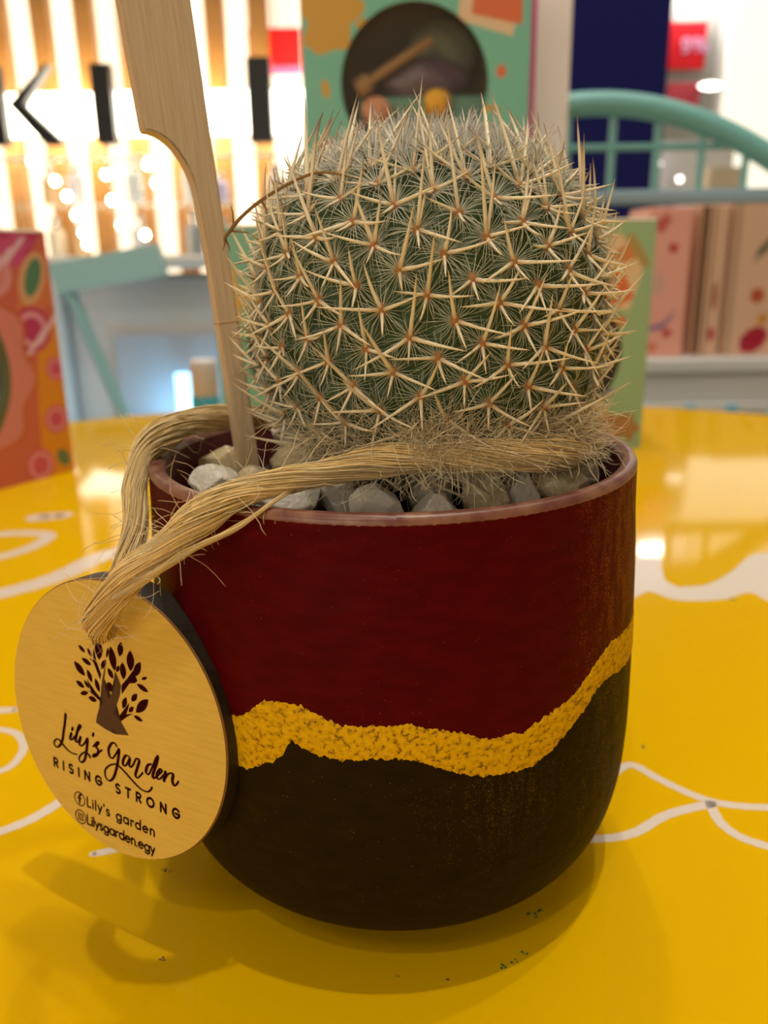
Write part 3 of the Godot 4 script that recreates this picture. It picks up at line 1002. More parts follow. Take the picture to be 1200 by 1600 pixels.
func pot_paint(called: String, col: Color, col2: Color, fleck: Color, seed_: int) -> StandardMaterial3D:
	# paint with brush streaks, gold flecks and, at the right, gold dust; u covers half the way round, v the height
	var w := 1536
	var h := 640
	var im := Image.create(w, h, false, Image.FORMAT_RGB8)
	var n := FastNoiseLite.new()
	n.seed = seed_
	n.frequency = 0.02
	var r := RandomNumberGenerator.new()
	r.seed = seed_
	for j in h:
		for i in w:
			im.set_pixel(i, j, col.lerp(col2, clampf(0.5 + 0.8 * n.get_noise_2d(i * 0.6, j * 2.2), 0, 1)))
	for k in 1500:
		var c2 := col.lerp(fleck, r.randf_range(0.15, 0.9))
		var x := r.randi_range(0, w - 2)
		var y := r.randi_range(0, h - 2)
		im.set_pixel(x, y, c2)
		if r.randf() < 0.3:
			im.set_pixel(x + 1, y, c2)
	# dabbed gold dust: single grains, in patches, from about 45 degrees to the right onwards
	var grains := 320000 if called == "pot_red" else 130000
	for k in grains:
		var x := int(w * (0.5 + (0.62 + 0.95 * sqrt(r.randf())) / PI))
		var y := r.randi_range(0, h - 1)
		if x >= w: continue
		if n.get_noise_2d(x * 1.6 + 900, y * 0.5) + 0.35 > r.randf() * 0.9:
			im.set_pixel(x, y, col.lerp(lin(0.4, 0.2, 0.014), r.randf_range(0.3, 0.9)))
	if called == "pot_black":      # loose gold grains that fell below the band
		for k in 5200:
			var x := int(w * (0.5 + r.randfn(0.42, 0.16) / PI))
			var y := int(h * (1.0 - (0.0505 - absf(r.randfn(0, 0.011))) / 0.104))
			if x > 0 and x < w and y > 0 and y < h and n.get_noise_2d(x * 3.0, y * 0.35) > r.randf_range(-0.3, 0.5):
				im.set_pixel(x, y, col.lerp(lin(0.42, 0.22, 0.02), r.randf_range(0.15, 0.7)))
	var m := mat(called, Color.WHITE, 0.5, 0.0, 0.16)
	m.albedo_texture = ImageTexture.create_from_image(im)
	m.normal_enabled = true
	m.normal_texture = noise_tex(seed_ + 50, 0.03, [], 4, true)
	m.normal_scale = 0.12
	m.uv1_scale = Vector3.ONE
	return m


# ------------------------------------------------------------------ the cactus
const CACTUS := Vector3(0.0088, 0.1312, -0.004)
const CA := 0.0362
const CB := 0.0328
const CP := 2.7


func cactus_point(eta: float, a: float) -> Vector3:
	var r := CA * pow(maxf(cos(eta), 0.0), 2.0 / CP)
	var y := CB * signf(sin(eta)) * pow(absf(sin(eta)), 2.0 / CP)
	return Vector3(r * sin(a), y, r * cos(a))


func cactus_normal(p: Vector3) -> Vector3:
	var r := Vector2(p.x, p.z).length()
	var nr := pow(r / CA, CP - 1) / CA
	var ny := signf(p.y) * pow(absf(p.y) / CB, CP - 1) / CB
	var d := Vector3(p.x, 0, p.z) / maxf(r, 1e-6)
	return (d * nr + Vector3.UP * ny).normalized()


func spine_mesh(bend: float, brown_tip: bool, white: bool) -> ArrayMesh:
	# unit length along y, bent towards z
	var m := MB.new()
	var rows := []
	var cols := []
	var base := Color(0.5, 0.3, 0.12)
	var body := Color(0.82, 0.71, 0.5) if not white else Color(0.95, 0.92, 0.86)
	var tip := Color(0.2, 0.05, 0.03) if brown_tip else Color(0.7, 0.5, 0.26)
	for i in 6:
		var f := i / 5.0
		var r := 0.046 * pow(1.0 - f, 0.6) * (1.0 if i > 0 else 1.15) + 0.003
		var row := PackedVector3Array()
		for j in 6:
			var a := TAU * j / 6
			row.push_back(Vector3(cos(a) * r, f, -sin(a) * r + bend * f * f))
		rows.push_back(row)
		cols.push_back(base if i == 0 else (body if i < 5 else tip) if i != 4 else body.lerp(tip, 0.35))
	m.grid(rows, true, [], cols)
	return m.mesh()


func build_cactus() -> void:
	var t := thing("globe_cactus", "round green cactus covered in pale star-shaped spines with a woolly white crown", "cactus", CACTUS)
	# where the areoles sit: a golden-angle spiral, evenly spread over the surface
	var eta_lo := -1.25
	var steps := 400
	var area := PackedFloat32Array([0.0])
	for k in steps:
		var e0 := lerpf(PI / 2, eta_lo, float(k) / steps)
		var e1 := lerpf(PI / 2, eta_lo, float(k + 1) / steps)
		var p0 := cactus_point(e0, 0)
		var p1 := cactus_point(e1, 0)
		area.push_back(area[-1] + (p0.z + p1.z) * (p1 - p0).length())
	var n_areoles := 372
	var pos := PackedVector3Array()
	var nrm := PackedVector3Array()
	for i in n_areoles:
		var want := pow((i + 0.4) / n_areoles, 1.1) * area[-1]
		var k := area.bsearch(want)
		var eta := lerpf(PI / 2, eta_lo, float(k) / steps)
		var p := cactus_point(eta, i * 2.399963 + 0.35)
		pos.push_back(p)
		nrm.push_back(cactus_normal(p))
	# body, raised into a tubercle under every areole
	var rows := []
	var nr := 130
	var nc := 230
	for i in nr + 1:
		var eta := lerpf(-PI / 2, PI / 2, float(i) / nr)
		var row := PackedVector3Array()
		var near := PackedInt32Array()
		var y := cactus_point(eta, 0).y
		for k in n_areoles:
			if absf(pos[k].y - y) < 0.0075:
				near.push_back(k)
		for j in nc:
			var p := cactus_point(eta, TAU * j / nc)
			var best := 1e9
			for k in near:
				best = minf(best, p.distance_squared_to(pos[k]))
			row.push_back(p + cactus_normal(p) * 0.0026 * exp(-best / (0.003 * 0.003)))
		rows.push_back(row)
	var m := MB.new()
	m.grid(rows, true)
	var skin := noisy("cactus_skin", noise_tex(51, 0.04, [[0.0, lin(0.022, 0.05, 0.012)], [0.5, lin(0.034, 0.075, 0.02)], [1.0, lin(0.052, 0.1, 0.03)]]), 45.0, 0.55)
	part("body", m.mesh(), skin, t)
	# areoles: small woolly brown cushions
	var cushion := MB.new()
	var cr := []
	for i in 5:
		var row := PackedVector3Array()
		for j in 8:
			var a := TAU * j / 8
			var r: float = [1.0, 0.98, 0.75, 0.4, 0.0][i]
			var y: float = [-0.3, 0.25, 0.65, 0.85, 0.9][i]
			row.push_back(Vector3(r * sin(a) * (1.0 + 0.12 * sin(3.0 * a + i)), y, r * cos(a)))
		cr.push_back(row)
	cushion.grid(cr, true)
	var cushion_mesh := cushion.mesh()
	var brown := noisy("areole_felt", noise_tex(52, 0.06, [[0.0, lin(0.25, 0.1, 0.025)], [1.0, lin(0.5, 0.26, 0.1)]]), 200.0, 0.95)
	var felt_white := mat("areole_wool", lin(0.7, 0.6, 0.48), 0.95)
	# spines
	var spine_mat := mat("spine", Color.WHITE, 0.45)
	spine_mat.vertex_color_use_as_albedo = true
	var kinds := []
	for k in 4:
		kinds.push_back([spine_mesh(0.02 + 0.05 * k, false, false), spine_mesh(0.02 + 0.05 * k, true, false), spine_mesh(0.04 * k, true, true)])
	var todo := []        # [length, transform, mesh, faces the viewer]
	var hair := MB.new()
	var eye := CAM - CACTUS
	for i in n_areoles:
		var n := nrm[i]
		var u := (Vector3.UP - n * n.y)
		u = u.normalized() if u.length() > 0.05 else Vector3(0, 0, -1)
		var s := n.cross(u).normalized()
		var age := float(i) / n_areoles
		var at := pos[i] + n * 0.0024
		var seen := n.dot((eye - pos[i]).normalized()) > -0.15
		var young := clampf(1.15 - i / 95.0, 0.0, 1.0)
		var cu := MeshInstance3D.new()
		if seen and i > 14:
			var size := 0.0012 if i > 30 else 0.0008
			var o := part("areole", cushion_mesh, brown if i > 40 else felt_white, t)
			o.transform = Transform3D(Basis(s, n, u) * Basis.from_scale(Vector3(size * 0.85, size * 1.0, size * 1.15)), at - n * 0.0003)
		cu.free()
		# radial hairs
		var count := 32 if age > 0.42 else 44
		for k in count:
			var a := TAU * (k + rng.randf_range(-0.35, 0.35)) / count
			var el := deg_to_rad(rng.randf_range(10, 34) + rng.randf_range(0.0, 62.0) * young)
			var side := s * cos(a) + u * sin(a)
			var d := side * cos(el) + n * sin(el)
			var L := rng.randf_range(0.0040, 0.0062) * (1.0 + 0.3 * clampf(1.0 - age / 0.45, 0.0, 1.0))
			var b0 := at + side * 0.0006
			var sag := -n * L * 0.22 * (1.0 - young) + s * rng.randf_range(-0.15, 0.15) * L
			var path := PackedVector3Array([b0, b0 + d * L * 0.5 + sag * 0.1, b0 + d * L + sag])
			var w := 0.000085 + 0.00005 * young
			var cc := Color(0.74, 0.74, 0.6).lerp(Color(0.97, 0.95, 0.9), young) * rng.randf_range(0.8, 1.05)
			hair.tube(path, PackedFloat32Array([w, w * 0.85, w * 0.3]), 3, cc, cc, false)
		# centrals
		var top := clampf(1.0 - absf(age - 0.17) / 0.24, 0.0, 1.0)
		var plan := []
		if young > 0.72:
			for k in 6:
				var a := rng.randf() * TAU
				plan.push_back([(n + (s * cos(a) + u * sin(a)) * 0.5).normalized(), rng.randf_range(0.004, 0.0105), 2, 1.0])
		else:
			var long := 0.0112 + 0.0085 * top
			if rng.randf() < 0.88:
				plan.push_back([(n * rng.randf_range(0.4, 0.8) + u * (0.8 + 0.6 * top) + s * rng.randf_range(-0.55, 0.55)).normalized(), long * rng.randf_range(0.6, 1.2), 1 if age < 0.3 else 0, 1.0])
			if age < 0.36 and rng.randf() < 0.75:
				plan.push_back([(n * rng.randf_range(0.5, 1.0) + u * 1.3 + s * rng.randf_range(-0.8, 0.8)).normalized(), long * rng.randf_range(0.5, 1.05), 1, 0.9])
			if rng.randf() < 0.9:
				plan.push_back([(n * 0.5 + s * 0.9 + u * rng.randf_range(-0.65, 0.25)).normalized(), rng.randf_range(0.0062, 0.0125), 1 if age < 0.2 else 0, 0.9])
			if rng.randf() < 0.9:
				plan.push_back([(n * 0.5 - s * 0.9 + u * rng.randf_range(-0.65, 0.25)).normalized(), rng.randf_range(0.0062, 0.0125), 1 if age < 0.2 else 0, 0.9])
			plan.push_back([(n * 0.55 - u * 0.85 + s * rng.randf_range(-0.25, 0.25)).normalized(), rng.randf_range(0.005, 0.0072), 0, 0.85])
		for q in plan:
			var d: Vector3 = q[0]
			var L: float = q[1]
			var z := (u - d * u.dot(d)).normalized() if absf(u.dot(d)) < 0.98 else (n - d * n.dot(d)).normalized()
			var x := d.cross(z)
			var thick: float = 0.0094 * q[3] * rng.randf_range(0.85, 1.1) * (0.62 if q[2] == 2 else 1.0)
			todo.push_back([L, Transform3D(Basis(x * thick, d * L, z * lerpf(thick, L, 0.25)), at + d * 0.0002), kinds[rng.randi() % 4][q[2]], seen])
	todo.sort_custom(func(a, b) -> bool: return a[0] + (1.0 if a[3] else 0.0) > b[0] + (1.0 if b[3] else 0.0))
	var rest := SurfaceTool.new()
	rest.begin(Mesh.PRIMITIVE_TRIANGLES)
	for k in todo.size():
		var q: Array = todo[k]
		if k < 300:
			var o := part("spine", q[2], spine_mat, t)
			o.transform = q[1]
		else:
			rest.append_from(q[2], 0, q[1])
	part("short_spines", rest.commit(), spine_mat, t, "stuff")
	var hair_mat := mat("radial_hair", Color.WHITE, 0.5)
	hair_mat.vertex_color_use_as_albedo = true
	hair_mat.backlight_enabled = true
	hair_mat.backlight = Color(0.75, 0.75, 0.75)
	part("radial_spines", hair.mesh(), hair_mat, t, "stuff")
	# dry brown twig caught in the spines
	var tw := thing("dry_twig", "thin dry brown twig caught in the spines at the upper left of the cactus", "twig", Vector3(-0.0345, 0.1505, 0.004))
	var pts := smooth3([Vector3(-0.0005, -0.001, 0.0), Vector3(0.004, 0.003, 0.004), Vector3(0.010, 0.0065, 0.009), Vector3(0.0175, 0.0095, 0.014), Vector3(0.0225, 0.0101, 0.017), Vector3(0.029, 0.0086, 0.020)], 26)
	var rad := PackedFloat32Array()
	for k in 26:
		rad.push_back(lerpf(0.00042, 0.00022, k / 25.0))
	var tm := MB.new()
	tm.tube(pts, rad, 7)
	var bark := mat("twig_bark", lin(0.24, 0.13, 0.05), 0.8)
	part("stem", tm.mesh(), bark, tw)
	for q in [[0, Vector3(-0.0006, -0.0026, 0.0006)], [0, Vector3(0.0008, -0.003, -0.0004)], [2, Vector3(0.0045, -0.0005, 0.001)], [3, Vector3(-0.0004, 0.0042, 0.0)], [9, Vector3(0.0012, -0.0028, 0.0008)]]:
		var b := MB.new()
		var a: Vector3 = pts[q[0]]
		b.tube(PackedVector3Array([a, a + q[1] * 0.6 + Vector3(0.0003, 0, 0.0003), a + q[1]]), PackedFloat32Array([0.00028, 0.00018, 0.00006]), 5)
		part("twiglet", b.mesh(), bark, tw)


# ------------------------------------------------------------------ quartz stones
func ico(n: int) -> Array:
	# directions and triangles of a subdivided octahedron
	var v := [Vector3.RIGHT, Vector3.LEFT, Vector3.UP, Vector3.DOWN, Vector3.BACK, Vector3.FORWARD]
	var f := [[2, 4, 0], [2, 0, 5], [2, 5, 1], [2, 1, 4], [3, 0, 4], [3, 5, 0], [3, 1, 5], [3, 4, 1]]
	for k in n:
		var g := []
		var mid := {}
		for t in f:
			var e := []
			for j in 3:
				var a: int = mini(t[j], t[(j + 1) % 3])
				var b: int = maxi(t[j], t[(j + 1) % 3])
				if not mid.has(a * 10000 + b):
					mid[a * 10000 + b] = v.size()
					v.push_back(((v[a] + v[b]) as Vector3).normalized())
				e.push_back(mid[a * 10000 + b])
			g.append_array([[t[0], e[0], e[2]], [e[0], t[1], e[1]], [e[2], e[1], t[2]], [e[0], e[1], e[2]]])
		f = g
	return [v, f]


func build_stones() -> void:
	var shape := ico(4)
	var clear := mat("clear_quartz", Color(lin(0.88, 0.85, 0.76), 0.6), 0.12)
	clear.refraction_enabled = true
	clear.refraction_scale = 0.05
	var milky := mat("milky_quartz", Color(lin(0.92, 0.9, 0.82), 0.88), 0.3)
	milky.refraction_enabled = true
	milky.refraction_scale = 0.05
	var amber := noisy("amber_quartz", noise_tex(61, 0.02, [[0.0, lin(0.5, 0.35, 0.18)], [0.45, lin(0.78, 0.64, 0.42)], [1.0, lin(0.94, 0.86, 0.7)]], 5), 60.0, 0.22)
	var rough := noisy("rough_quartz", noise_tex(62, 0.02, [[0.0, lin(0.62, 0.54, 0.43)], [0.45, lin(0.86, 0.81, 0.72)], [1.0, lin(0.97, 0.95, 0.9)]], 5), 60.0, 0.4)
	var yellowish := mat("yellow_quartz", Color(lin(0.78, 0.65, 0.4), 0.75), 0.2)
	yellowish.refraction_enabled = true
	yellowish.refraction_scale = 0.05
	var list := [
		["small whitish rough quartz lump at the left behind the jute twine", Vector3(-0.0412, 0.0945, 0.0035), Vector3(0.0054, 0.0042, 0.005), rough, 1],
		["large yellowish translucent quartz lump between the pick and the cactus", Vector3(-0.0215, 0.0945, -0.021), Vector3(0.0088, 0.0065, 0.008), yellowish, 2],
		["small clear quartz pebble glinting just right of the wooden pick", Vector3(-0.0285, 0.0985, -0.032), Vector3(0.0045, 0.0036, 0.004), clear, 3],
		["rounded clear grey quartz under the front strand of twine", Vector3(-0.0112, 0.0945, 0.0165), Vector3(0.0052, 0.0054, 0.004), clear, 4],
		["milky white quartz pebble at the front rim, left of centre", Vector3(-0.0036, 0.0957, 0.0285), Vector3(0.0052, 0.0042, 0.0042), milky, 5],
		["dark clear quartz behind the pointed white stone at the front rim", Vector3(0.0085, 0.0945, 0.0165), Vector3(0.0048, 0.0056, 0.004), clear, 6],
		["pointed white quartz at the middle of the front rim", Vector3(0.0085, 0.0946, 0.0285), Vector3(0.0055, 0.0052, 0.0038), rough, 7],
		["tall amber-brown quartz chunk at the front, right of centre", Vector3(0.0196, 0.0955, 0.019), Vector3(0.0053, 0.0068, 0.0045), amber, 8],
		["wedge-shaped pale quartz beside the amber chunk", Vector3(0.0276, 0.0952, 0.0165), Vector3(0.0047, 0.0062, 0.0042), rough, 9],
		["long grey ridged quartz lying along the right of the rim", Vector3(0.0377, 0.0955, 0.013), Vector3(0.0072, 0.0042, 0.0042), amber, 10],
		["little clear quartz chip at the far right end of the twine", Vector3(0.0436, 0.0962, 0.0075), Vector3(0.003, 0.0032, 0.003), clear, 11],
		["flat pale quartz under the twine at the front left rim", Vector3(-0.0232, 0.0952, 0.0185), Vector3(0.0075, 0.0042, 0.005), milky, 12],
		["dim grey quartz at the far left inside the rim", Vector3(-0.0415, 0.0955, -0.012), Vector3(0.0058, 0.0042, 0.005), yellowish, 13],
		["brownish quartz just left of the pick's foot", Vector3(-0.0325, 0.0938, -0.0005), Vector3(0.005, 0.0036, 0.0045), amber, 14],
	]
	for k in list.size():
		var q: Array = list[k]
		var r := RandomNumberGenerator.new()
		r.seed = 100 + k * 17
		var planes := []
		for j in 15:
			planes.push_back([Vector3(r.randfn(0, 1), r.randfn(0, 1), r.randfn(0, 1)).normalized(), r.randf_range(0.72, 1.0)])
		if q[4] in [7, 9]:      # pointed: two steep roofs
			planes.push_back([Vector3(0.82, 0.57, 0).normalized(), 0.62])
			planes.push_back([Vector3(-0.82, 0.57, 0.1).normalized(), 0.62])
		var m := MB.new()
		var pts := []
		for d in shape[0]:
			var rad := 1.15
			for pl in planes:
				var c: float = (pl[0] as Vector3).dot(d)
				if c > 0.05:
					rad = minf(rad, pl[1] / c)
			rad *= 1.0 + r.randf_range(-0.012, 0.012)
			pts.push_back((d as Vector3) * rad * (q[2] as Vector3))
		for f in shape[1]:
			m.tri(pts[f[0]], pts[f[1]], pts[f[2]])
		var o := part("quartz_stone", m.mesh(), q[3])
		o.position = q[1] + Vector3(0, 0.001, 0)
		tag(o, q[0], "stone", "quartz stones in the pot")


# ------------------------------------------------------------------ the jute twine
func rope(ctrl: Array, radii: Array, strands: int, turns: float, seed_: int, n := 64) -> MB:
	var r := RandomNumberGenerator.new()
	r.seed = seed_
	var path := smooth3(ctrl, n)
	var frames := []
	var n1 := (path[1] - path[0]).cross(Vector3.UP).normalized()
	for i in n:
		var t := (path[mini(i + 1, n - 1)] - path[maxi(i - 1, 0)]).normalized()
		n1 = (n1 - t * n1.dot(t)).normalized()
		frames.push_back([n1, t.cross(n1)])
	var b := MB.new()
	var core := PackedFloat32Array()
	for i in n:
		core.push_back(along(radii, float(i) / (n - 1)) * 0.8)
	b.tube(path, core, 10, Color(0.5, 0.35, 0.15), Color(0.5, 0.35, 0.15))
	for k in strands:
		var rho := sqrt(r.randf_range(0.35, 1.0))
		var phi := r.randf() * TAU
		var w1 := r.randf() * TAU
		var w2 := r.randf_range(5, 14)
		var amp := r.randf_range(0.03, 0.2)
		var thick := r.randf_range(0.00006, 0.00015)
		var tone := r.randf_range(0.6, 1.18)
		var col := Color(0.84, 0.6, 0.26) * tone
		if r.randf() < 0.25:
			col = Color(0.9, 0.73, 0.42) * tone
		var f0 := 0 if r.randf() < 0.6 else r.randi_range(0, n / 2)
		var f1 := n if r.randf() < 0.6 else r.randi_range(n / 2 + 4, n)
		var p := PackedVector3Array()
		var rr := PackedFloat32Array()
		for i in range(f0, f1):
			var f := float(i) / (n - 1)
			var R := along(radii, f) * (0.86 + 0.09 * sin(f * 23.0) + 0.07 * sin(f * 41.0 + 1.0))
			var a := phi + turns * TAU * f + 0.35 * sin(f * w2 + w1)
			var q := R * clampf(rho + amp * sin(f * w2 * 1.7 + w1 * 2.0), 0.3, 1.12)
			p.push_back(path[i] + (frames[i][0] * cos(a) + frames[i][1] * sin(a)) * q)
			rr.push_back(thick)
		b.tube(p, rr, 4, col, col * r.randf_range(0.85, 1.1), false)
	return b


func stray(b: MB, at: Vector3, dir: Vector3, L: float, r: RandomNumberGenerator, curl := 1.0) -> void:
	var p := PackedVector3Array([at])
	var d := dir.normalized()
	var turn := Vector3(r.randfn(0, 1), r.randfn(0, 1), r.randfn(0, 1)) * 0.35 * curl
	var n := 10
	for i in n:
		d = (d + turn * 0.5 + Vector3(r.randfn(0, 1), r.randfn(0, 1), r.randfn(0, 1)) * 0.16 * curl).normalized()
		p.push_back(p[-1] + d * L / n)
	var w := r.randf_range(0.00003, 0.00007)
	var rr := fill(n + 1, w)
	rr[n] = w * 0.4
	var col := Color(0.76, 0.62, 0.37) * r.randf_range(0.75, 1.1)
	b.tube(p, rr, 3, col, col, false)


func build_twine() -> void:
	var t := thing("jute_twine", "hairy tan jute twine looped round the cactus and tied to the wooden tag", "twine")
	var jute := mat("jute", Color.WHITE, 0.8)
	jute.vertex_color_use_as_albedo = true
	jute.rim_enabled = true
	jute.rim = 0.3
	jute.rim_tint = 0.6
	var front := [Vector3(-0.0582, 0.0742, 0.0378), Vector3(-0.0566, 0.0803, 0.0450), Vector3(-0.0480, 0.0912, 0.0515), Vector3(-0.0412, 0.0968, 0.0520), Vector3(-0.0347, 0.1018, 0.0510), Vector3(-0.0283, 0.1052, 0.0480), Vector3(-0.0208, 0.1064, 0.0445), Vector3(-0.0138, 0.1069, 0.0405), Vector3(-0.0047, 0.1078, 0.0362), Vector3(0.0052, 0.1084, 0.0345), Vector3(0.0158, 0.1079, 0.0328), Vector3(0.0255, 0.1072, 0.0300), Vector3(0.0345, 0.1062, 0.0245), Vector3(0.0412, 0.1050, 0.0155)]
	var fr := [Vector2(0, 0.0024), Vector2(0.08, 0.0032), Vector2(0.3, 0.0032), Vector2(0.45, 0.0028), Vector2(0.6, 0.0028), Vector2(0.75, 0.0036), Vector2(0.9, 0.0038), Vector2(1.0, 0.0028)]
	part("front_strand", rope(front, fr, 380, 1.3, 5, 84).mesh(), jute, t)
	part("side_strand", rope([Vector3(-0.0500, 0.0880, 0.0535), Vector3(-0.0425, 0.0930, 0.0550), Vector3(-0.0350, 0.0975, 0.0545), Vector3(-0.0285, 0.1000, 0.0520), Vector3(-0.0225, 0.1035, 0.0495), Vector3(-0.0165, 0.1062, 0.0425)], [Vector2(0, 0.0010), Vector2(0.5, 0.0006), Vector2(1, 0.0003)], 26, 0.6, 31, 40).mesh(), jute, t)
	var back := [Vector3(0.0412, 0.1050, 0.0155), Vector3(0.0455, 0.1050, 0.0), Vector3(0.038, 0.1050, -0.026), Vector3(0.010, 0.1050, -0.042), Vector3(-0.016, 0.1050, -0.034), Vector3(-0.0300, 0.1055, -0.0245), Vector3(-0.0415, 0.1068, -0.0185), Vector3(-0.0482, 0.1078, -0.0080), Vector3(-0.0522, 0.1070, 0.0030), Vector3(-0.0552, 0.1042, 0.0105), Vector3(-0.0556, 0.0985, 0.0180), Vector3(-0.0543, 0.0915, 0.0245), Vector3(-0.0552, 0.0850, 0.0310), Vector3(-0.0576, 0.0775, 0.0345)]
	var br := [Vector2(0, 0.0032), Vector2(0.35, 0.003), Vector2(0.5, 0.0038), Vector2(0.62, 0.0036), Vector2(0.75, 0.003), Vector2(1, 0.0026)]
	part("back_strand", rope(back, br, 330, 1.1, 9, 84).mesh(), jute, t)
	# loose fibres
	var r := RandomNumberGenerator.new()
	r.seed = 77
	var b := MB.new()
	var fp := smooth3(front, 60)
	var bp := smooth3(back, 60)
	for k in 260:
		var i := r.randi_range(3, 56)
		var dir := (fp[i + 1] - fp[i]).normalized() * r.randf_range(-1, 1) * 1.4 + Vector3(r.randfn(0, 1), r.randfn(0, 0.8), r.randfn(0, 0.8)) * 0.6
		stray(b, fp[i] + Vector3(r.randfn(0, 1), r.randfn(0, 1), r.randfn(0, 1)).normalized() * 0.0024, dir, r.randf_range(0.004, 0.015), r)
	for k in 110:
		var i := r.randi_range(24, 56)
		var dir := (bp[i + 1] - bp[i]).normalized() * r.randf_range(-1, 1) * 1.6 + Vector3(r.randfn(0, 1), r.randfn(0, 0.8), r.randfn(0, 0.8)) * 0.45
		stray(b, bp[i] + Vector3(r.randfn(0, 1), r.randfn(0, 1), r.randfn(0, 1)).normalized() * 0.0024, dir, r.randf_range(0.004, 0.012), r)
	part("loose_fibres", b.mesh(), jute, t, "stuff")
	# frayed nest against the foot of the cactus, and the frayed end at the right
	b = MB.new()
	for k in 900:
		var f := r.randf()
		var at := Vector3(lerpf(-0.018, 0.006, f), 0.1085 + r.randf_range(-0.003, 0.0055), lerpf(0.022, 0.033, f) + r.randf_range(-0.006, 0.003))
		stray(b, at, Vector3(r.randfn(0.3, 1), r.randfn(0.3, 0.6), r.randfn(0, 0.6)), r.randf_range(0.006, 0.016), r, 1.2)
	for k in 1900:
		var f := r.randf()
		var at := Vector3(lerpf(0.004, 0.041, f), 0.1085 + r.randf_range(-0.0028, 0.0048), lerpf(0.0362, 0.0175, f) + r.randf_range(-0.003, 0.0035))
		stray(b, at, Vector3(r.randfn(0.6, 1), r.randfn(0.22, 0.42), r.randfn(-0.3, 0.6)), r.randf_range(0.005, 0.014), r, 1.3)
	for k in 200:
		var at := Vector3(0.041 + r.randf_range(-0.002, 0.003), 0.105 + r.randf_range(-0.003, 0.003), 0.014 + r.randf_range(-0.004, 0.003))
		stray(b, at, Vector3(r.randfn(0.8, 0.6), r.randfn(0.1, 0.6), r.randfn(-0.2, 0.6)), r.randf_range(0.004, 0.009), r, 1.6)
	for k in 90:
		var at := Vector3(-0.0584 + r.randf_range(-0.003, 0.003), 0.0768 + r.randf_range(-0.004, 0.004), 0.0386 + r.randf_range(-0.0015, 0.003))
		stray(b, at, Vector3(r.randfn(-0.1, 0.6), r.randfn(-0.2, 0.7), r.randfn(0.2, 0.5)), r.randf_range(0.003, 0.008), r, 1.2)
	part("frayed_fibres", b.mesh(), jute, t, "stuff")


# ------------------------------------------------------------------ the wooden tag
const TAG_R := 0.0311


func script_width(a: Vector2, b: Vector2) -> float:
	# a brush pen: broad on the way down, thin on the way up and across
	var d := (b - a).normalized()
	return lerpf(0.0056, 0.0132, clampf(absf(d.y) * 1.2 - 0.2, 0, 1) if d.y < 0 else clampf(absf(d.y) * 0.55 - 0.1, 0, 1))


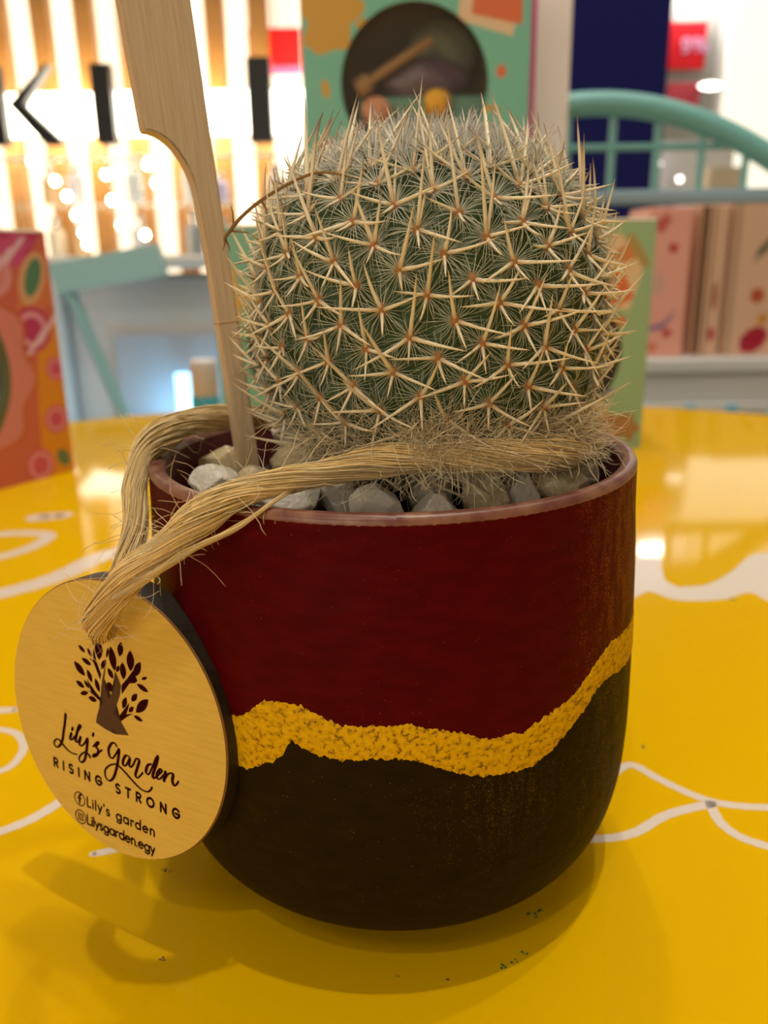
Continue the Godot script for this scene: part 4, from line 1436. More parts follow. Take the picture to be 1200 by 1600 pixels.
func build_tag() -> void:
	var az := -0.5147
	var el := 0.0902
	var N := Vector3(sin(az) * cos(el), sin(el), cos(az) * cos(el))
	var X := Vector3(cos(az), 0, -sin(az))
	var t := thing("wooden_tag", "round pale wooden tag with burnt dark edge and engraved tree hanging on the pot", "tag", Vector3(-0.06025, 0.0522, 0.0352))
	t.basis = Basis(X, N.cross(X), N)
	var R := TAG_R
	var turn := Transform3D(Basis(Vector3.RIGHT, PI / 2), Vector3.ZERO)
	var wood := noisy("tag_wood", noise_tex(71, 0.02, [[0.0, lin(0.62, 0.395, 0.07)], [0.35, lin(0.66, 0.425, 0.08)], [0.7, lin(0.69, 0.45, 0.09)], [1.0, lin(0.72, 0.47, 0.1)]], 5), 9.0, 0.5, 0.4, Vector3(0.9, 9.0, 9.0))
	var m := MB.new()
	m.xf = turn
	m.lathe([Vector2(R - 0.0003, 0.0), Vector2(R * 0.6, 0.0), Vector2(0.0, 0.0)], 120)
	part("face", m.mesh(), wood, t)
	m = MB.new()
	m.xf = turn
	m.lathe([Vector2(R, -0.0004), Vector2(R - 0.0001, -0.0002), Vector2(R - 0.0003, 0.0)], 120)
	part("scorched_line", m.mesh(), mat("scorch", lin(0.2, 0.085, 0.015), 0.7), t)
	m = MB.new()
	m.xf = turn
	m.lathe([Vector2(0, -0.0066), Vector2(R - 0.0003, -0.0066), Vector2(R, -0.0063), Vector2(R, -0.001), Vector2(R, -0.0004)], 120)
	part("charred_edge", m.mesh(), noisy("char", noise_tex(72, 0.03, [[0.0, lin(0.012, 0.008, 0.004)], [0.8, lin(0.03, 0.02, 0.01)], [1.0, lin(0.06, 0.04, 0.02)]]), 60.0, 0.6), t)
	var ink := noisy("engraving", noise_tex(73, 0.06, [[0.0, lin(0.022, 0.002, 0.003)], [1.0, lin(0.045, 0.005, 0.004)]]), 300.0, 0.8, 0.1)
	var burn := noisy("engraving_brown", noise_tex(74, 0.08, [[0.0, lin(0.03, 0.006, 0.004)], [1.0, lin(0.12, 0.045, 0.008)]]), 300.0, 0.7)
	var z0 := 0.0
	var z1 := 0.00003
	# tree
	m = MB.new()
	m.prism(scaled([-0.034, 0.397, -0.047, 0.374, -0.071, 0.299, -0.087, 0.225, -0.086, 0.167, -0.078, 0.119, -0.115, 0.071, -0.139, 0.012, -0.154, -0.046, -0.063, -0.072, 0.001, -0.081, 0.011, -0.046, 0.035, -0.083, 0.156, -0.057, 0.093, 0.021, 0.025, 0.073, 0.055, 0.139, 0.089, 0.217, 0.102, 0.284, 0.088, 0.326, 0.054, 0.381, 0.049, 0.351, 0.050, 0.305, 0.039, 0.245, 0.006, 0.196, -0.026, 0.162, -0.035, 0.203, -0.051, 0.246, -0.051, 0.304, -0.041, 0.352]), z0, z1)
	part("tree_trunk_emblem", m.mesh(), burn, t)
	m = MB.new()
	for a in [[0.107, 0.293, 0.170, 0.363, 0.224, 0.432, 0.223, 0.415, 0.195, 0.346, 0.256, 0.361, 0.234, 0.339, 0.183, 0.326, 0.106, 0.227],
			[-0.141, 0.505, -0.134, 0.440, -0.117, 0.404, -0.080, 0.326, -0.091, 0.283, -0.113, 0.347, -0.148, 0.397, -0.192, 0.418, -0.147, 0.414, -0.147, 0.466],
			[-0.226, 0.261, -0.146, 0.187, -0.088, 0.143, -0.084, 0.115, -0.141, 0.147, -0.194, 0.169, -0.240, 0.175, -0.186, 0.174, -0.155, 0.173],
			[0.065, 0.054, 0.129, 0.129, 0.172, 0.184, 0.166, 0.151, 0.141, 0.092, 0.208, 0.116, 0.148, 0.077, 0.090, 0.029]]:
		m.prism(scaled(a), z0, z1)
	for q in [[-0.165, 0.594, -0.136, 0.523, 0.021], [-0.091, 0.576, -0.093, 0.428, 0.075], [-0.289, 0.492, -0.225, 0.451, 0.032], [-0.203, 0.488, -0.157, 0.432, 0.031], [-0.263, 0.402, -0.169, 0.372, 0.038], [-0.341, 0.361, -0.237, 0.277, 0.059], [-0.214, 0.332, -0.173, 0.245, 0.042], [-0.140, 0.285, -0.104, 0.189, 0.042], [-0.332, 0.219, -0.249, 0.188, 0.040], [-0.251, 0.244, -0.202, 0.194, 0.029],
			[-0.296, 0.132, -0.214, 0.161, 0.034], [-0.216, 0.125, -0.134, 0.120, 0.040], [-0.028, 0.444, -0.078, 0.364, 0.040], [0.000, 0.536, -0.023, 0.457, 0.022], [0.020, 0.551, 0.050, 0.380, 0.067], [-0.014, 0.388, 0.032, 0.321, 0.045], [0.094, 0.430, 0.065, 0.378, 0.030], [0.121, 0.602, 0.101, 0.496, 0.053], [0.125, 0.462, 0.129, 0.339, 0.058],
			[0.202, 0.561, 0.195, 0.414, 0.069], [0.288, 0.500, 0.229, 0.384, 0.056], [0.343, 0.405, 0.293, 0.381, 0.022], [0.248, 0.337, 0.350, 0.306, 0.039], [0.148, 0.218, 0.110, 0.127, 0.043], [0.248, 0.266, 0.194, 0.201, 0.042], [0.211, 0.165, 0.165, 0.116, 0.032], [0.347, 0.253, 0.231, 0.130, 0.065], [0.208, 0.101, 0.290, 0.083, 0.033]]:
		var a := Vector2(q[0], q[1])
		var b := Vector2(q[2], q[3])
		var side: Vector2 = (b - a).orthogonal().normalized() * q[4] * 0.5
		var leaf := PackedVector2Array()
		for k in 9:
			leaf.push_back((a.lerp(b, k / 8.0) + side * pow(sin(PI * k / 8.0), 0.8)) * R)
		for k in range(7, 0, -1):
			leaf.push_back((a.lerp(b, k / 8.0) - side * pow(sin(PI * k / 8.0), 0.8)) * R)
		m.prism(leaf, z0, z1)
	var head := PackedVector2Array()
	for k in 18:
		head.push_back((Vector2(-0.005, 0.254) + Vector2(cos(TAU * k / 18) * 0.031, sin(TAU * k / 18) * 0.034)) * R)
	m.prism(head, z0, z1)
	part("tree_emblem", m.mesh(), ink, t)
	# the name in script
	m = MB.new()
	for a in [[-0.457, -0.067, -0.469, -0.132, -0.487, -0.203, -0.505, -0.275, -0.535, -0.327, -0.569, -0.351, -0.594, -0.339, -0.589, -0.308, -0.557, -0.285, -0.526, -0.295, -0.484, -0.326, -0.429, -0.351, -0.360, -0.350],
			[-0.408, -0.200, -0.425, -0.244, -0.406, -0.247, -0.375, -0.212],
			[-0.376, -0.219, -0.334, -0.156, -0.306, -0.117, -0.320, -0.112, -0.343, -0.158, -0.362, -0.215, -0.369, -0.248, -0.349, -0.248, -0.322, -0.214],
			[-0.316, -0.203, -0.332, -0.256, -0.311, -0.267, -0.278, -0.237, -0.247, -0.192, -0.255, -0.251, -0.269, -0.316, -0.288, -0.369, -0.320, -0.398, -0.344, -0.381, -0.323, -0.341, -0.277, -0.306, -0.243, -0.315, -0.230, -0.330],
			[-0.191, -0.237, -0.155, -0.196, -0.137, -0.193, -0.165, -0.230, -0.144, -0.254, -0.160, -0.293, -0.198, -0.319, -0.195, -0.301, -0.154, -0.280, -0.107, -0.240],
			[0.038, -0.171, 0.017, -0.152, -0.015, -0.168, -0.043, -0.219, -0.034, -0.266, -0.005, -0.271, 0.032, -0.223, 0.058, -0.186, 0.048, -0.255, 0.028, -0.335, -0.008, -0.421, -0.052, -0.458, -0.086, -0.435, -0.083, -0.383, -0.039, -0.337, 0.022, -0.309, 0.058, -0.318, 0.112, -0.348, 0.179, -0.390, 0.245, -0.424, 0.301, -0.429, 0.335, -0.409, 0.353, -0.381],
			[0.156, -0.216, 0.121, -0.215, 0.094, -0.258, 0.092, -0.293, 0.118, -0.289, 0.158, -0.223, 0.148, -0.271, 0.163, -0.289, 0.187, -0.264],
			[0.187, -0.264, 0.216, -0.212, 0.244, -0.217, 0.220, -0.286, 0.204, -0.336, 0.226, -0.348, 0.273, -0.297],
			[0.352, -0.210, 0.321, -0.228, 0.302, -0.279, 0.326, -0.292, 0.359, -0.234, 0.399, -0.151, 0.415, -0.136, 0.399, -0.195, 0.365, -0.282, 0.371, -0.307, 0.398, -0.285],
			[0.398, -0.285, 0.447, -0.233, 0.431, -0.223, 0.403, -0.266, 0.404, -0.297, 0.428, -0.294, 0.460, -0.256],
			[0.479, -0.229, 0.462, -0.303, 0.478, -0.270, 0.508, -0.231, 0.545, -0.224, 0.537, -0.269, 0.548, -0.303, 0.570, -0.292, 0.590, -0.263]]:
		var pts := pairs(a)
		var sm := smooth2(pts, pts.size() * 7)
		var half := PackedFloat32Array()
		var flat := PackedVector2Array()
		for k in sm.size():
			half.push_back(script_width(sm[maxi(k - 1, 0)], sm[mini(k + 1, sm.size() - 1)]) * R)
			flat.push_back(sm[k] * R)
		for pass_ in 3:
			var h2 := half.duplicate()
			for k in range(1, half.size() - 1):
				h2[k] = (half[k - 1] + half[k] + half[k + 1]) / 3
			half = h2
		m.ribbon(flat, half, z0, z1)
	for d in [Vector2(-0.395, -0.160), Vector2(-0.188, -0.146)]:
		m.ribbon(PackedVector2Array([(d + Vector2(0.004, 0.008)) * R, (d - Vector2(0.004, 0.010)) * R]), fill(2, 0.011 * R), z0, z1)
	part("script_lettering", m.mesh(), ink, t)
	# plain lettering
	part("motto_lettering", line_of_text("RISING STRONG", Vector2(-0.613, -0.512), Vector2(0.592, -0.538), 0.066, 0.0088, 0.62).mesh(), ink, t)
	part("contact_lettering", line_of_text("Lily's garden", Vector2(-0.288, -0.731), Vector2(0.362, -0.746), 0.073, 0.0072, 0.2).mesh(), ink, t)
	part("contact_lettering", line_of_text("Lilysgarden.egy", Vector2(-0.296, -0.874), Vector2(0.356, -0.884), 0.073, 0.0072, 0.1).mesh(), ink, t)
	m = MB.new()
	for cy in [-0.698, -0.841]:
		circle(m, Vector2(-0.36, cy), 0.052, 0.0045)
	# the two signs in the circles: a letter f, and a small camera outline
	stroke(m, [-0.345, -0.662, -0.358, -0.664, -0.363, -0.678, -0.363, -0.733], 0.0085)
	stroke(m, [-0.378, -0.692, -0.346, -0.692], 0.0065)
	stroke(m, [-0.384, -0.817, -0.336, -0.817, -0.336, -0.865, -0.384, -0.865, -0.384, -0.817], 0.004)
	circle(m, Vector2(-0.36, -0.841), 0.012, 0.0035)
	part("contact_signs", m.mesh(), ink, t)


func scaled(a: Array) -> PackedVector2Array:
	var p := PackedVector2Array()
	for k in a.size() / 2:
		p.push_back(Vector2(a[2 * k], a[2 * k + 1]) * TAG_R)
	return p


func circle(m: MB, c: Vector2, r: float, half: float) -> void:
	var p := PackedVector2Array()
	for k in 37:
		p.push_back((c + Vector2.from_angle(TAU * k / 36) * r) * TAG_R)
	m.ribbon(p, fill(37, half * TAG_R), 0.0, 0.00003, false)


func stroke(m: MB, a: Array, half: float) -> void:
	var p := scaled(a)
	for k in p.size() - 1:
		m.ribbon(PackedVector2Array([p[k], p[k + 1]]), fill(2, half * TAG_R), 0.0, 0.00003)


func arc(cx: float, cy: float, rx: float, ry: float, a0: float, a1: float) -> Array:
	var out := []
	for k in 13:
		var a := deg_to_rad(lerpf(a0, a1, k / 12.0))
		out.append_array([cx + rx * cos(a), cy + ry * sin(a)])
	return out


# strokes of a letter in units of the capital height, and its width
func glyph(ch: String) -> Array:
	match ch:
		"R": return [0.5, [0.05, 0, 0.05, 1], [0.05, 1, 0.25, 1] + arc(0.25, 0.74, 0.22, 0.26, 90, -90) + [0.05, 0.48], [0.25, 0.48, 0.48, 0]]
		"I": return [0.1, [0.05, 0, 0.05, 1]]
		"S": return [0.48, arc(0.24, 0.75, 0.2, 0.25, 40, 270) + arc(0.24, 0.25, 0.22, 0.25, 90, -140)]
		"N": return [0.62, [0.05, 0, 0.05, 1, 0.57, 0, 0.57, 1]]
		"G": return [0.74, arc(0.38, 0.5, 0.34, 0.5, 35, 355) + [0.72, 0.46, 0.3, 0.46]]
		"T": return [0.5, [0.0, 1, 0.5, 1], [0.25, 1, 0.25, 0]]
		"O": return [0.8, arc(0.4, 0.5, 0.36, 0.5, 0, 360)]
		"L": return [0.42, [0.05, 1, 0.05, 0, 0.42, 0]]
		"i": return [0.1, [0.05, 0, 0.05, 0.62], [0.05, 0.86, 0.05, 0.9]]
		"l": return [0.1, [0.05, 0, 0.05, 1]]
		"y": return [0.42, [0.0, 0.62, 0.22, 0.03], [0.42, 0.62, 0.12, -0.28]]
		"'": return [0.1, [0.06, 1, 0.05, 0.8]]
		"s": return [0.36, arc(0.18, 0.46, 0.14, 0.16, 40, 270) + arc(0.18, 0.15, 0.15, 0.16, 90, -140)]
		"g": return [0.56, arc(0.27, 0.31, 0.25, 0.31, 0, 360), [0.52, 0.62, 0.52, 0.0] + arc(0.28, -0.06, 0.24, 0.22, 0, -150)]
		"a": return [0.56, arc(0.27, 0.31, 0.25, 0.31, 0, 360), [0.52, 0.62, 0.52, 0]]
		"r": return [0.3, [0.05, 0, 0.05, 0.62], arc(0.23, 0.4, 0.18, 0.2, 180, 60)]
		"d": return [0.56, arc(0.27, 0.31, 0.25, 0.31, 0, 360), [0.52, 1, 0.52, 0]]
		"e": return [0.54, [0.03, 0.33, 0.51, 0.33] + arc(0.27, 0.31, 0.24, 0.31, 5, 315)]
		"n": return [0.48, [0.05, 0, 0.05, 0.62], arc(0.24, 0.38, 0.19, 0.24, 180, 0) + [0.43, 0]]
		".": return [0.1, [0.05, 0.0, 0.05, 0.03]]
	return [0.3]


func line_of_text(s: String, a: Vector2, b: Vector2, cap: float, half: float, gap: float) -> MB:
	var m := MB.new()
	var total := -gap
	for ch in s:
		total += (0.32 if ch == " " else glyph(ch)[0]) + gap
	var right := (b - a).normalized()
	var up := right.orthogonal() * -1.0
	if up.y < 0: up = -up
	var kx := (b - a).length() / total
	var x := 0.0
	for ch in s:
		if ch != " ":
			var g := glyph(ch)
			for k in range(1, g.size()):
				var p := []
				for j in g[k].size() / 2:
					var q: Vector2 = a + right * (x + g[k][2 * j]) * kx + up * g[k][2 * j + 1] * cap
					p.append_array([q.x, q.y])
				stroke(m, p, half)
			x += g[0] + gap
		else:
			x += 0.32 + gap
	return m


# ------------------------------------------------------------------ the bamboo pick
func build_pick() -> void:
	var foot := Vector3(-0.0353, 0.0925, -0.0105)
	var up := (Vector3(-0.0463, 0.2020, -0.0190) - foot).normalized()
	var face := Vector3(sin(0.6), 0, cos(0.6))
	face = (face - up * face.dot(up)).normalized()
	var t := thing("bamboo_pick", "flat bamboo paddle pick stuck upright in the pot left of the cactus", "pick", foot)
	t.basis = Basis(up.cross(face), up, face)
	var wood := noisy("bamboo", noise_tex(81, 0.02, [[0.0, lin(0.5, 0.36, 0.22)], [0.5, lin(0.58, 0.43, 0.275)], [1.0, lin(0.64, 0.49, 0.33)]], 4), 60.0, 0.5, 0.4, Vector3(2.2, 0.06, 2.2))
	var right := 0.0026
	var left := -0.0024
	var wide := -0.0132
	var o := PackedVector2Array([Vector2(right, -0.012), Vector2(right, 0.16)])
	o.append_array(PackedVector2Array([Vector2(wide - 0.0012, 0.16), Vector2(wide + 0.0002, 0.0815)]))
	for k in 13:
		var f := k / 12.0
		var a := f * PI / 2
		o.push_back(Vector2(lerpf(wide + 0.0006, left - 0.0004, sin(a)), lerpf(0.0655, 0.0808, cos(a)) - 0.0))
	o.append_array(PackedVector2Array([Vector2(left, 0.055), Vector2(left, -0.012)]))
	var m := MB.new()
	m.prism(o, -0.0016, 0.0013)
	# bevelled front face
	var inner := Geometry2D.offset_polygon(o, -0.0004)
	if inner.size() > 0:
		m.prism(inner[0], 0.0013, 0.0016)
	part("paddle", m.mesh(), wood, t)
	part("growth_ring", rbox(Vector3((right + left) / 2, 0.0385, 0), Vector3(right - left + 0.0003, 0.0006, 0.00335), 0.0002), mat("bamboo_node", lin(0.5, 0.33, 0.16), 0.6), t)


# ------------------------------------------------------------------ window cartons
func gift_box(label: String, at: Vector3, turn: float, W: float, H: float, D: float, hole: Array, print_: Material, card: Material, group: String, called := "gift_carton") -> Node3D:
	# x across the front (0 in the middle), front face at z = 0
	var t := thing(called, label, "carton", at, turn, group)
	var m := MB.new()
	var k := 0.0015
	m.box(Vector3(-W / 2 + k / 2, H / 2, -D / 2), Vector3(k, H, D - 0.001), 0.0)
	m.box(Vector3(W / 2 - k / 2, H / 2, -D / 2), Vector3(k, H, D - 0.001), 0.0)
	m.box(Vector3(0, H / 2, -D + k / 2), Vector3(W, H, k), 0.0)
	m.box(Vector3(0, k / 2, -D / 2), Vector3(W, k, D - 0.001), 0.0)
	part("carton", m.mesh(), card, t)
	m = MB.new()
	m.box(Vector3(-W / 2 + k + 0.0006, H / 2, -D / 2), Vector3(0.001, H - 0.004, D - 0.006), 0.0)
	m.box(Vector3(W / 2 - k - 0.0006, H / 2, -D / 2), Vector3(0.001, H - 0.004, D - 0.006), 0.0)
	m.box(Vector3(0, H / 2, -D + k + 0.0006), Vector3(W - 0.006, H - 0.004, 0.001), 0.0)
	m.box(Vector3(0, k + 0.0006, -D / 2), Vector3(W - 0.006, 0.001, D - 0.006), 0.0)
	m.box(Vector3(0, H - 0.0024, -D / 2), Vector3(W - 0.006, 0.001, D - 0.006), 0.0)
	part("inner_lining", m.mesh(), mat("kraft_card", lin(0.3, 0.18, 0.1), 0.7), t)
	part("lid_flap", rbox(Vector3(0, H, -D / 2), Vector3(W, 0.003, D), 0.001), mats["cream_card"], t)
	# printed front with its cut-out
	var c := Vector2(hole[0], hole[1])
	var angles := []
	for j in 72:
		angles.push_back(TAU * j / 72)
	for q in [Vector2(-W / 2, 0), Vector2(W / 2, 0), Vector2(W / 2, H), Vector2(-W / 2, H)]:
		angles.push_back(fposmod((q - c).angle(), TAU))
	angles.sort()
	var inner := PackedVector3Array()
	var outer := PackedVector3Array()
	var iu := PackedVector2Array()
	var ou := PackedVector2Array()
	var lip := PackedVector3Array()
	for j in angles.size() + 1:
		var d := Vector2.from_angle(angles[j % angles.size()])
		var e := c + Vector2(d.x * hole[2], d.y * hole[3]) * (1.0 / sqrt(1.0))
		var far := 1e9
		if absf(d.x) > 1e-6:
			far = minf(far, ((W / 2 if d.x > 0 else -W / 2) - c.x) / d.x)
		if absf(d.y) > 1e-6:
			far = minf(far, ((H if d.y > 0 else 0.0) - c.y) / d.y)
		var f := c + d * far
		# keep the ellipse point on the same ray
		var er := 1.0 / sqrt(pow(d.x / hole[2], 2) + pow(d.y / hole[3], 2))
		e = c + d * er
		inner.push_back(Vector3(e.x, e.y, 0))
		outer.push_back(Vector3(f.x, f.y, 0))
		lip.push_back(Vector3(e.x, e.y, -0.002))
		iu.push_back(Vector2(e.x / W + 0.5, 1.0 - e.y / H))
		ou.push_back(Vector2(f.x / W + 0.5, 1.0 - f.y / H))
	m = MB.new()
	m.grid([outer, inner, lip], false, [ou, iu, iu])
	part("printed_front", m.mesh(), print_, t)
	var film := mat("window_film", Color(1, 1, 1, 0.03), 0.08, 0.0, 0.25)
	film.transparency = BaseMaterial3D.TRANSPARENCY_ALPHA
	m = MB.new()
	var cpt := Vector3(c.x, c.y, -0.0022)
	for j in lip.size() - 1:
		m.tri(cpt, lip[j + 1] - Vector3(0, 0, 0.0002), lip[j] - Vector3(0, 0, 0.0002))
	part("window_film", m.mesh(), film, t)
	return t


func ball(at: Vector3, r: Vector3, col: Material, called: String, label: String, category: String, wob := 0.0) -> void:
	var m := MB.new()
	var rows := []
	for i in 15:
		var row := PackedVector3Array()
		var e := lerpf(-PI / 2, PI / 2, i / 14.0)
		for j in 20:
			var a := TAU * j / 20
			var k := 1.0 + wob * sin(5.0 * a + 3.0 * e) * cos(e)
			row.push_back(Vector3(cos(e) * sin(a) * r.x, sin(e) * r.y, cos(e) * cos(a) * r.z) * k)
		rows.push_back(row)
	m.grid(rows, true)
	var t := thing(called, label, category, at)
	part("body", m.mesh(), col, t)


func build_boxes() -> void:
	var green := lin(0.13, 0.36, 0.26)
	var card := mat("green_card", green, 0.5)
	var mustard := lin(0.55, 0.31, 0.04)
	var orange := lin(0.62, 0.14, 0.05)
	var cream := lin(0.66, 0.5, 0.34)
	var g := "green window cartons behind the cactus"
	# lower right
	var cv := Canvas.new(512, 512, lin(0.27, 0.43, 0.27))
	cv.poly([0.5, 0.84, 0.84, 0.95, 0.96, 0.82, 0.9, 0.62, 0.62, 0.7, 0.5, 0.72], cream)
	cv.poly([0.74, 0.76, 0.86, 0.8, 0.92, 0.68, 0.84, 0.64, 0.72, 0.7], orange)
	cv.poly([0.8, 0.86, 0.88, 0.91, 0.93, 0.85, 0.85, 0.82], lin(0.55, 0.2, 0.07))
	cv.poly([0.86, 0.94, 0.9, 0.95, 0.985, 0.82, 0.95, 0.8], lin(0.35, 0.27, 0.09))
	cv.blob(0.865, 0.58, 0.022, 0.022, orange)
	cv.blob(0.84, 0.26, 0.02, 0.018, lin(0.2, 0.2, 0.33))
	cv.blob(0.84, 0.11, 0.1, 0.06, lin(0.33, 0.16, 0.06), 0.0, 0.15, 6)
	cv.blob(0.93, 0.1, 0.05, 0.06, lin(0.36, 0.18, 0.07), 0.3, 0.2, 5)
	cv.blob(0.78, 0.17, 0.05, 0.03, lin(0.5, 0.28, 0.1), 0.1, 0.1, 4)
	cv.blob(0.12, 0.85, 0.1, 0.07, mustard, 0.4, 0.2, 5)
	gift_box("green window carton standing at the right behind the cactus, with an orange and cream motif", Vector3(0.117, 0, -0.44), 0.0, 0.16, 0.167, 0.1, [0.012, 0.073, 0.049, 0.049], cv.material("green_print_right", 0.5, 0.4), card, g)
	# lower left
	cv = Canvas.new(512, 512, green)
	cv.blob(0.07, 0.72, 0.07, 0.11, mustard, 0.3, 0.22, 5)
	cv.blob(0.24, 0.7, 0.08, 0.07, mustard, 0.0, 0.2, 5)
	cv.blob(0.06, 0.2, 0.02, 0.02, orange)
	cv.blob(0.1, 0.08, 0.09, 0.06, mustard, 0.2, 0.22, 5)
	cv.blob(0.3, 0.92, 0.05, 0.03, cream, 0.0, 0.15, 4)
	gift_box("green window carton standing at the left behind the wooden pick", Vector3(-0.045, 0, -0.445), 0.0, 0.16, 0.167, 0.1, [-0.008, 0.078, 0.05, 0.05], cv.material("green_print_left", 0.5, 0.4), card, g)
	# upper, on the two others
	cv = Canvas.new(512, 512, lin(0.16, 0.46, 0.39))
	cv.blob(0.13, 0.77, 0.13, 0.11, mustard, 0.5, 0.2, 5)
	cv.blob(0.11, 0.68, 0.09, 0.04, mustard, 0.0, 0.2, 4)
	cv.blob(0.27, 0.74, 0.03, 0.02, mustard)
	cv.poly([0.68, 0.75, 0.92, 0.69, 0.98, 0.9, 0.7, 0.92], cream)
	cv.poly([0.74, 0.77, 0.96, 0.73, 0.96, 0.92, 0.76, 0.93], orange)
	cv.blob(0.875, 0.565, 0.022, 0.024, orange)
	cv.blob(0.1, 0.51, 0.018, 0.035, mustard, 0.2)
	cv.blob(0.1, 0.3, 0.03, 0.025, lin(0.5, 0.12, 0.08))
	cv.blob(0.82, 0.43, 0.05, 0.012, mustard, 0.0, 0.2, 4)
	gift_box("green window carton stacked on top of the two lower ones, with mustard blots", Vector3(0.0245, 0.1685, -0.44), 0.0, 0.155, 0.17, 0.1, [-0.001, 0.089, 0.0505, 0.0505], cv.material("green_print_top", 0.5, 0.4), card, g)
	# what shows through the windows
	var stick := thing("craft_stick", "tan wooden stick lying slantwise behind the upper carton's window", "stick", Vector3(0.004, 0.2745, -0.462))
	part("stick", bar(Vector3(-0.014, -0.012, 0), Vector3(0.032, 0.016, -0.006), 0.0034, 10), mat("stick_wood", lin(0.36, 0.2, 0.08), 0.6), stick)
	part("knob", bar(Vector3(-0.021, -0.0165, 0), Vector3(-0.012, -0.011, 0), 0.0068, 12), mat("stick_wood", lin(0.36, 0.2, 0.08), 0.6), stick)
	ball(Vector3(0.03, 0.267, -0.485), Vector3(0.034, 0.016, 0.016), mat("plum", lin(0.13, 0.08, 0.13), 0.4), "fabric_bundle", "dark plum fabric bundle behind the upper carton's window", "fabric", 0.08)
	ball(Vector3(0.045, 0.285, -0.5), Vector3(0.025, 0.026, 0.012), mat("sage", lin(0.17, 0.19, 0.11), 0.6), "felt_pad", "sage green felt pad behind the slanting stick", "felt", 0.06)
	part_card("backing_card", "teal backing card low in the upper carton's window", Vector3(0.035, 0.172, -0.475), Vector3(0.105, 0.083, 0.012), mat("teal_card", lin(0.12, 0.33, 0.25), 0.5))
	ball(Vector3(0.04, 0.2485, -0.46), Vector3(0.0095, 0.0095, 0.008), mat("felt_yellow", lin(0.75, 0.38, 0.01), 0.7), "yellow_pompom", "yellow pompom behind the cactus crown in the upper carton", "pompom", 0.12)
	ball(Vector3(-0.0035, 0.2425, -0.46), Vector3(0.0105, 0.011, 0.008), mat("felt_peach", lin(0.6, 0.25, 0.13), 0.7), "peach_pompom", "peach pompom at the lower left of the upper carton's window", "pompom", 0.12)
	ball(Vector3(0.137, 0.06, -0.47), Vector3(0.03, 0.05, 0.014), mat("felt_olive", lin(0.12, 0.14, 0.02), 0.7), "felt_leaf", "olive felt shape behind the right carton's window", "felt", 0.1)
	ball(Vector3(0.155, 0.045, -0.462), Vector3(0.012, 0.022, 0.01), mat("felt_moss", lin(0.2, 0.22, 0.06), 0.7), "felt_pad", "pale moss felt pad in the right carton", "felt", 0.05)
	ball(Vector3(-0.07, 0.062, -0.47), Vector3(0.02, 0.03, 0.014), mat("felt_orange", lin(0.5, 0.1, 0.03), 0.7), "orange_pompom", "orange pompom behind the left carton's window", "pompom", 0.06)
	ball(Vector3(-0.062, 0.045, -0.468), Vector3(0.022, 0.014, 0.01), mat("felt_green", lin(0.06, 0.2, 0.12), 0.7), "felt_leaf", "deep green felt shape low in the left carton", "felt", 0.1)
	# pale pink carton behind the upper green one
	var pk := thing("pink_carton", "tall glossy pale pink carton with a magenta edge beside the green stack", "carton", Vector3(0.138, 0, -0.6))
	part("carton", rbox(Vector3(0.0, 0.19, 0), Vector3(0.036, 0.38, 0.07), 0.002), mat("pale_pink_card", lin(0.9, 0.82, 0.88), 0.25), pk)
	part("magenta_edge", rbox(Vector3(-0.0145, 0.19, 0.0352), Vector3(0.007, 0.378, 0.002), 0.0005), mat("magenta", lin(0.62, 0.09, 0.3), 0.3), pk)
	part("lid_flap", rbox(Vector3(0, 0.381, 0), Vector3(0.035, 0.002, 0.069), 0.0005), mats["cream_card"], pk)
	# the bright patterned carton at the left
	var coral := lin(0.56, 0.11, 0.08)
	var rose := lin(0.62, 0.2, 0.2)
	var magenta := lin(0.45, 0.02, 0.14)
	var amber := lin(0.68, 0.25, 0.015)
	cv = Canvas.new(640, 656, coral)      # 0.16 wide, 0.164 high: the right third is in view
	cv.poly([0.3, 0.78, 0.9, 0.9, 0.98, 1.0, 0.3, 1.0], magenta)
	cv.blob(0.82, 0.92, 0.1, 0.06, lin(0.55, 0.06, 0.22), 0.5, 0.2, 6)
	cv.blob(0.72, 0.84, 0.1, 0.09, rose)
	cv.ring(0.72, 0.84, 0.08, 0.07, 0.16, lin(0.65, 0.28, 0.36))
	cv.poly([0.8, 0.66, 1.0, 0.72, 1.0, 0.95, 0.86, 0.8], lin(0.62, 0.16, 0.06))
	cv.blob(0.91, 0.82, 0.06, 0.11, lin(0.62, 0.34, 0.2), -0.4)
	cv.blob(0.915, 0.825, 0.035, 0.08, lin(0.06, 0.2, 0.13), -0.4)
	cv.poly([0.84, 0.0, 1.0, 0.0, 1.0, 0.68, 0.9, 0.6, 0.86, 0.3], amber)
	cv.blob(0.88, 0.62, 0.09, 0.09, magenta)
	cv.ring(0.88, 0.62, 0.06, 0.06, 0.2, lin(0.7, 0.3, 0.42))
	for q in [[0.97, 0.45, 0.05], [0.94, 0.24, 0.06], [0.83, 0.06, 0.07]]:
		cv.blob(q[0], q[1], q[2], q[2], lin(0.58, 0.06, 0.16))
		cv.ring(q[0], q[1], q[2] * 0.7, q[2] * 0.7, 0.18, lin(0.7, 0.25, 0.33))
	cv.blob(0.95, 0.07, 0.03, 0.04, lin(0.08, 0.17, 0.1), 0.5)
	cv.blob(0.42, 0.48, 0.44, 0.42, lin(0.5, 0.1, 0.02), 0.0, 0.05, 11)
	cv.blob(0.42, 0.48, 0.425, 0.405, rose, 0.0, 0.05, 11)
	cv.blob(0.42, 0.48, 0.33, 0.36, lin(0.09, 0.11, 0.06))
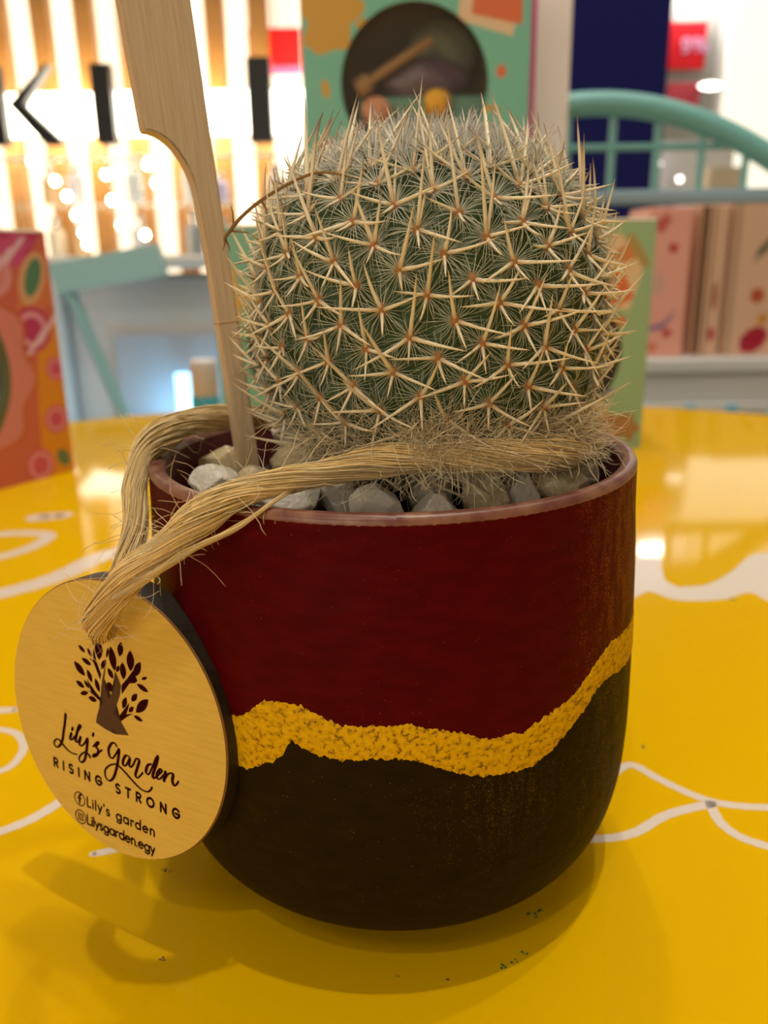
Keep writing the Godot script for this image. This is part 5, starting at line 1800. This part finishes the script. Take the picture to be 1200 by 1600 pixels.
	for q in [[0.66, 0.8], [0.72, 0.84], [0.78, 0.88], [0.83, 0.52], [0.88, 0.56], [0.92, 0.6]]:  # pale streaks: glints of the plastic wrap painted into the print
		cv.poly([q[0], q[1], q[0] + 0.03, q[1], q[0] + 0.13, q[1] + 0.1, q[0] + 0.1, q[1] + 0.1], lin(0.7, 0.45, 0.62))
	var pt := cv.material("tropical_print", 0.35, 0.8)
	var turn := 1.012
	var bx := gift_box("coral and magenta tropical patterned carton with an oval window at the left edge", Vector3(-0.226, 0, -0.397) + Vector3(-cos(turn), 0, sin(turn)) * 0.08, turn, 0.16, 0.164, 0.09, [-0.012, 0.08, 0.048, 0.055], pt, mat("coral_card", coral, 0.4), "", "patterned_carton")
	var inner := thing("papaya_card", "red and pale green fruit picture card behind the oval window of the patterned carton", "card", bx.position, turn)
	cv = Canvas.new(256, 256, lin(0.3, 0.36, 0.24))
	cv.blob(0.35, 0.42, 0.4, 0.42, lin(0.62, 0.2, 0.16))
	cv.blob(0.25, 0.4, 0.36, 0.36, lin(0.66, 0.06, 0.02))
	cv.blob(0.72, 0.55, 0.14, 0.2, lin(0.4, 0.3, 0.14), 0.3)
	cv.blob(0.75, 0.2, 0.12, 0.12, lin(0.6, 0.3, 0.24))
	var im := MB.new()
	im.box(Vector3(-0.012, 0.08, -0.012), Vector3(0.12, 0.14, 0.002), 0.0)
	part("card", im.mesh(), mats["cream_card"], inner)
	im = MB.new()
	im.quad(Vector3(-0.072, 0.01, -0.0108), Vector3(-0.072, 0.15, -0.0108), Vector3(0.048, 0.15, -0.0108), Vector3(0.048, 0.01, -0.0108))
	part("print", im.mesh(), cv.material("fruit_print", 0.5, 0.0), inner)


func part_card(called: String, label: String, at: Vector3, s: Vector3, m: Material) -> void:
	var t := thing(called, label, "card", at)
	part("card", rbox(Vector3(0, s.y / 2, 0), s, 0.002), m, t)


# ------------------------------------------------------------------ chairs
func build_chairs() -> void:
	var teal: Material = mats["teal_metal"]
	var c := thing("metal_chair", "teal metal chair with an arched tube back and wire grid at the right", "chair", Vector3(0.25, FLOOR_Y, -0.86))
	var y := -FLOOR_Y
	var pts := PackedVector3Array()
	for k in 41:
		var dx := lerpf(-0.29, 0.29, k / 40.0)
		pts.push_back(Vector3(dx, y + 0.309 - 1.42 * dx * dx, 0))
	var m := MB.new()
	m.tube(pts, fill(41, 0.0135), 14)
	part("top_tube", m.mesh(), teal, c)
	part("lower_rail", rbox(Vector3(0, y + 0.207, 0), Vector3(0.58, 0.017, 0.012), 0.004), mat("teal_rail", lin(0.3, 0.42, 0.54), 0.35), c)
	part("grid_wire", bar(Vector3(-0.22, y + 0.262, 0), Vector3(0.22, y + 0.262, 0), 0.0042, 8), teal, c)
	for k in 8:
		var x := -0.19 + 0.0525 * k
		part("grid_wire", bar(Vector3(x, y + 0.207, 0), Vector3(x, y + 0.304 - 1.42 * x * x, 0), 0.0045, 8), teal, c)
	for s in [-1, 1]:
		var p := smooth3([Vector3(0.29 * s, y + 0.19, 0), Vector3(0.285 * s, y + 0.1, 0), Vector3(0.22 * s, y - 0.16, 0.02), Vector3(0.2 * s, 0.44, 0.04), Vector3(0.215 * s, 0.2, -0.01), Vector3(0.23 * s, 0.0, -0.05)], 30)
		var b := MB.new()
		b.tube(p, fill(30, 0.012), 10)
		part("rear_leg", b.mesh(), teal, c)
		part("front_leg", bar(Vector3(0.2 * s, 0.44, 0.36), Vector3(0.22 * s, 0.0, 0.4), 0.012), teal, c)
	part("seat", rbox(Vector3(0, 0.45, 0.2), Vector3(0.44, 0.03, 0.38), 0.012), teal, c)
	# the pale teal chair at the left
	var sky: Material = mats["sky_teal"]
	var l := thing("teal_chair", "pale teal chair with a slanting leg in front of the white counter", "chair", Vector3(-0.37, FLOOR_Y, -1.0))
	var bk := MB.new()
	bk.prism(PackedVector2Array([Vector2(-0.084, y + 0.142), Vector2(-0.075, y + 0.102), Vector2(0.075, y + 0.124), Vector2(0.066, y + 0.166)]), -0.012, 0.012)
	part("top_rail", bk.mesh(), sky, l)
	part("rear_leg", bar(Vector3(-0.066, y + 0.118, 0), Vector3(0.012, y - 0.12, 0.0), 0.0085), sky, l)
	part("rear_leg", bar(Vector3(0.0, 0.44, 0.0), Vector3(0.06, 0.0, 0.0), 0.0085), sky, l)
	part("rear_leg", bar(Vector3(0.004, y - 0.11, 0), Vector3(0.0, 0.44, 0.0), 0.0085), sky, l)
	part("front_leg", bar(Vector3(-0.2, 0.44, 0.26), Vector3(-0.22, 0.0, 0.28), 0.0085), sky, l)
	part("front_leg", bar(Vector3(0.12, 0.44, 0.3), Vector3(0.14, 0.0, 0.32), 0.0085), sky, l)
	part("seat", rbox(Vector3(-0.05, 0.45, 0.14), Vector3(0.38, 0.025, 0.36), 0.01), sky, l)
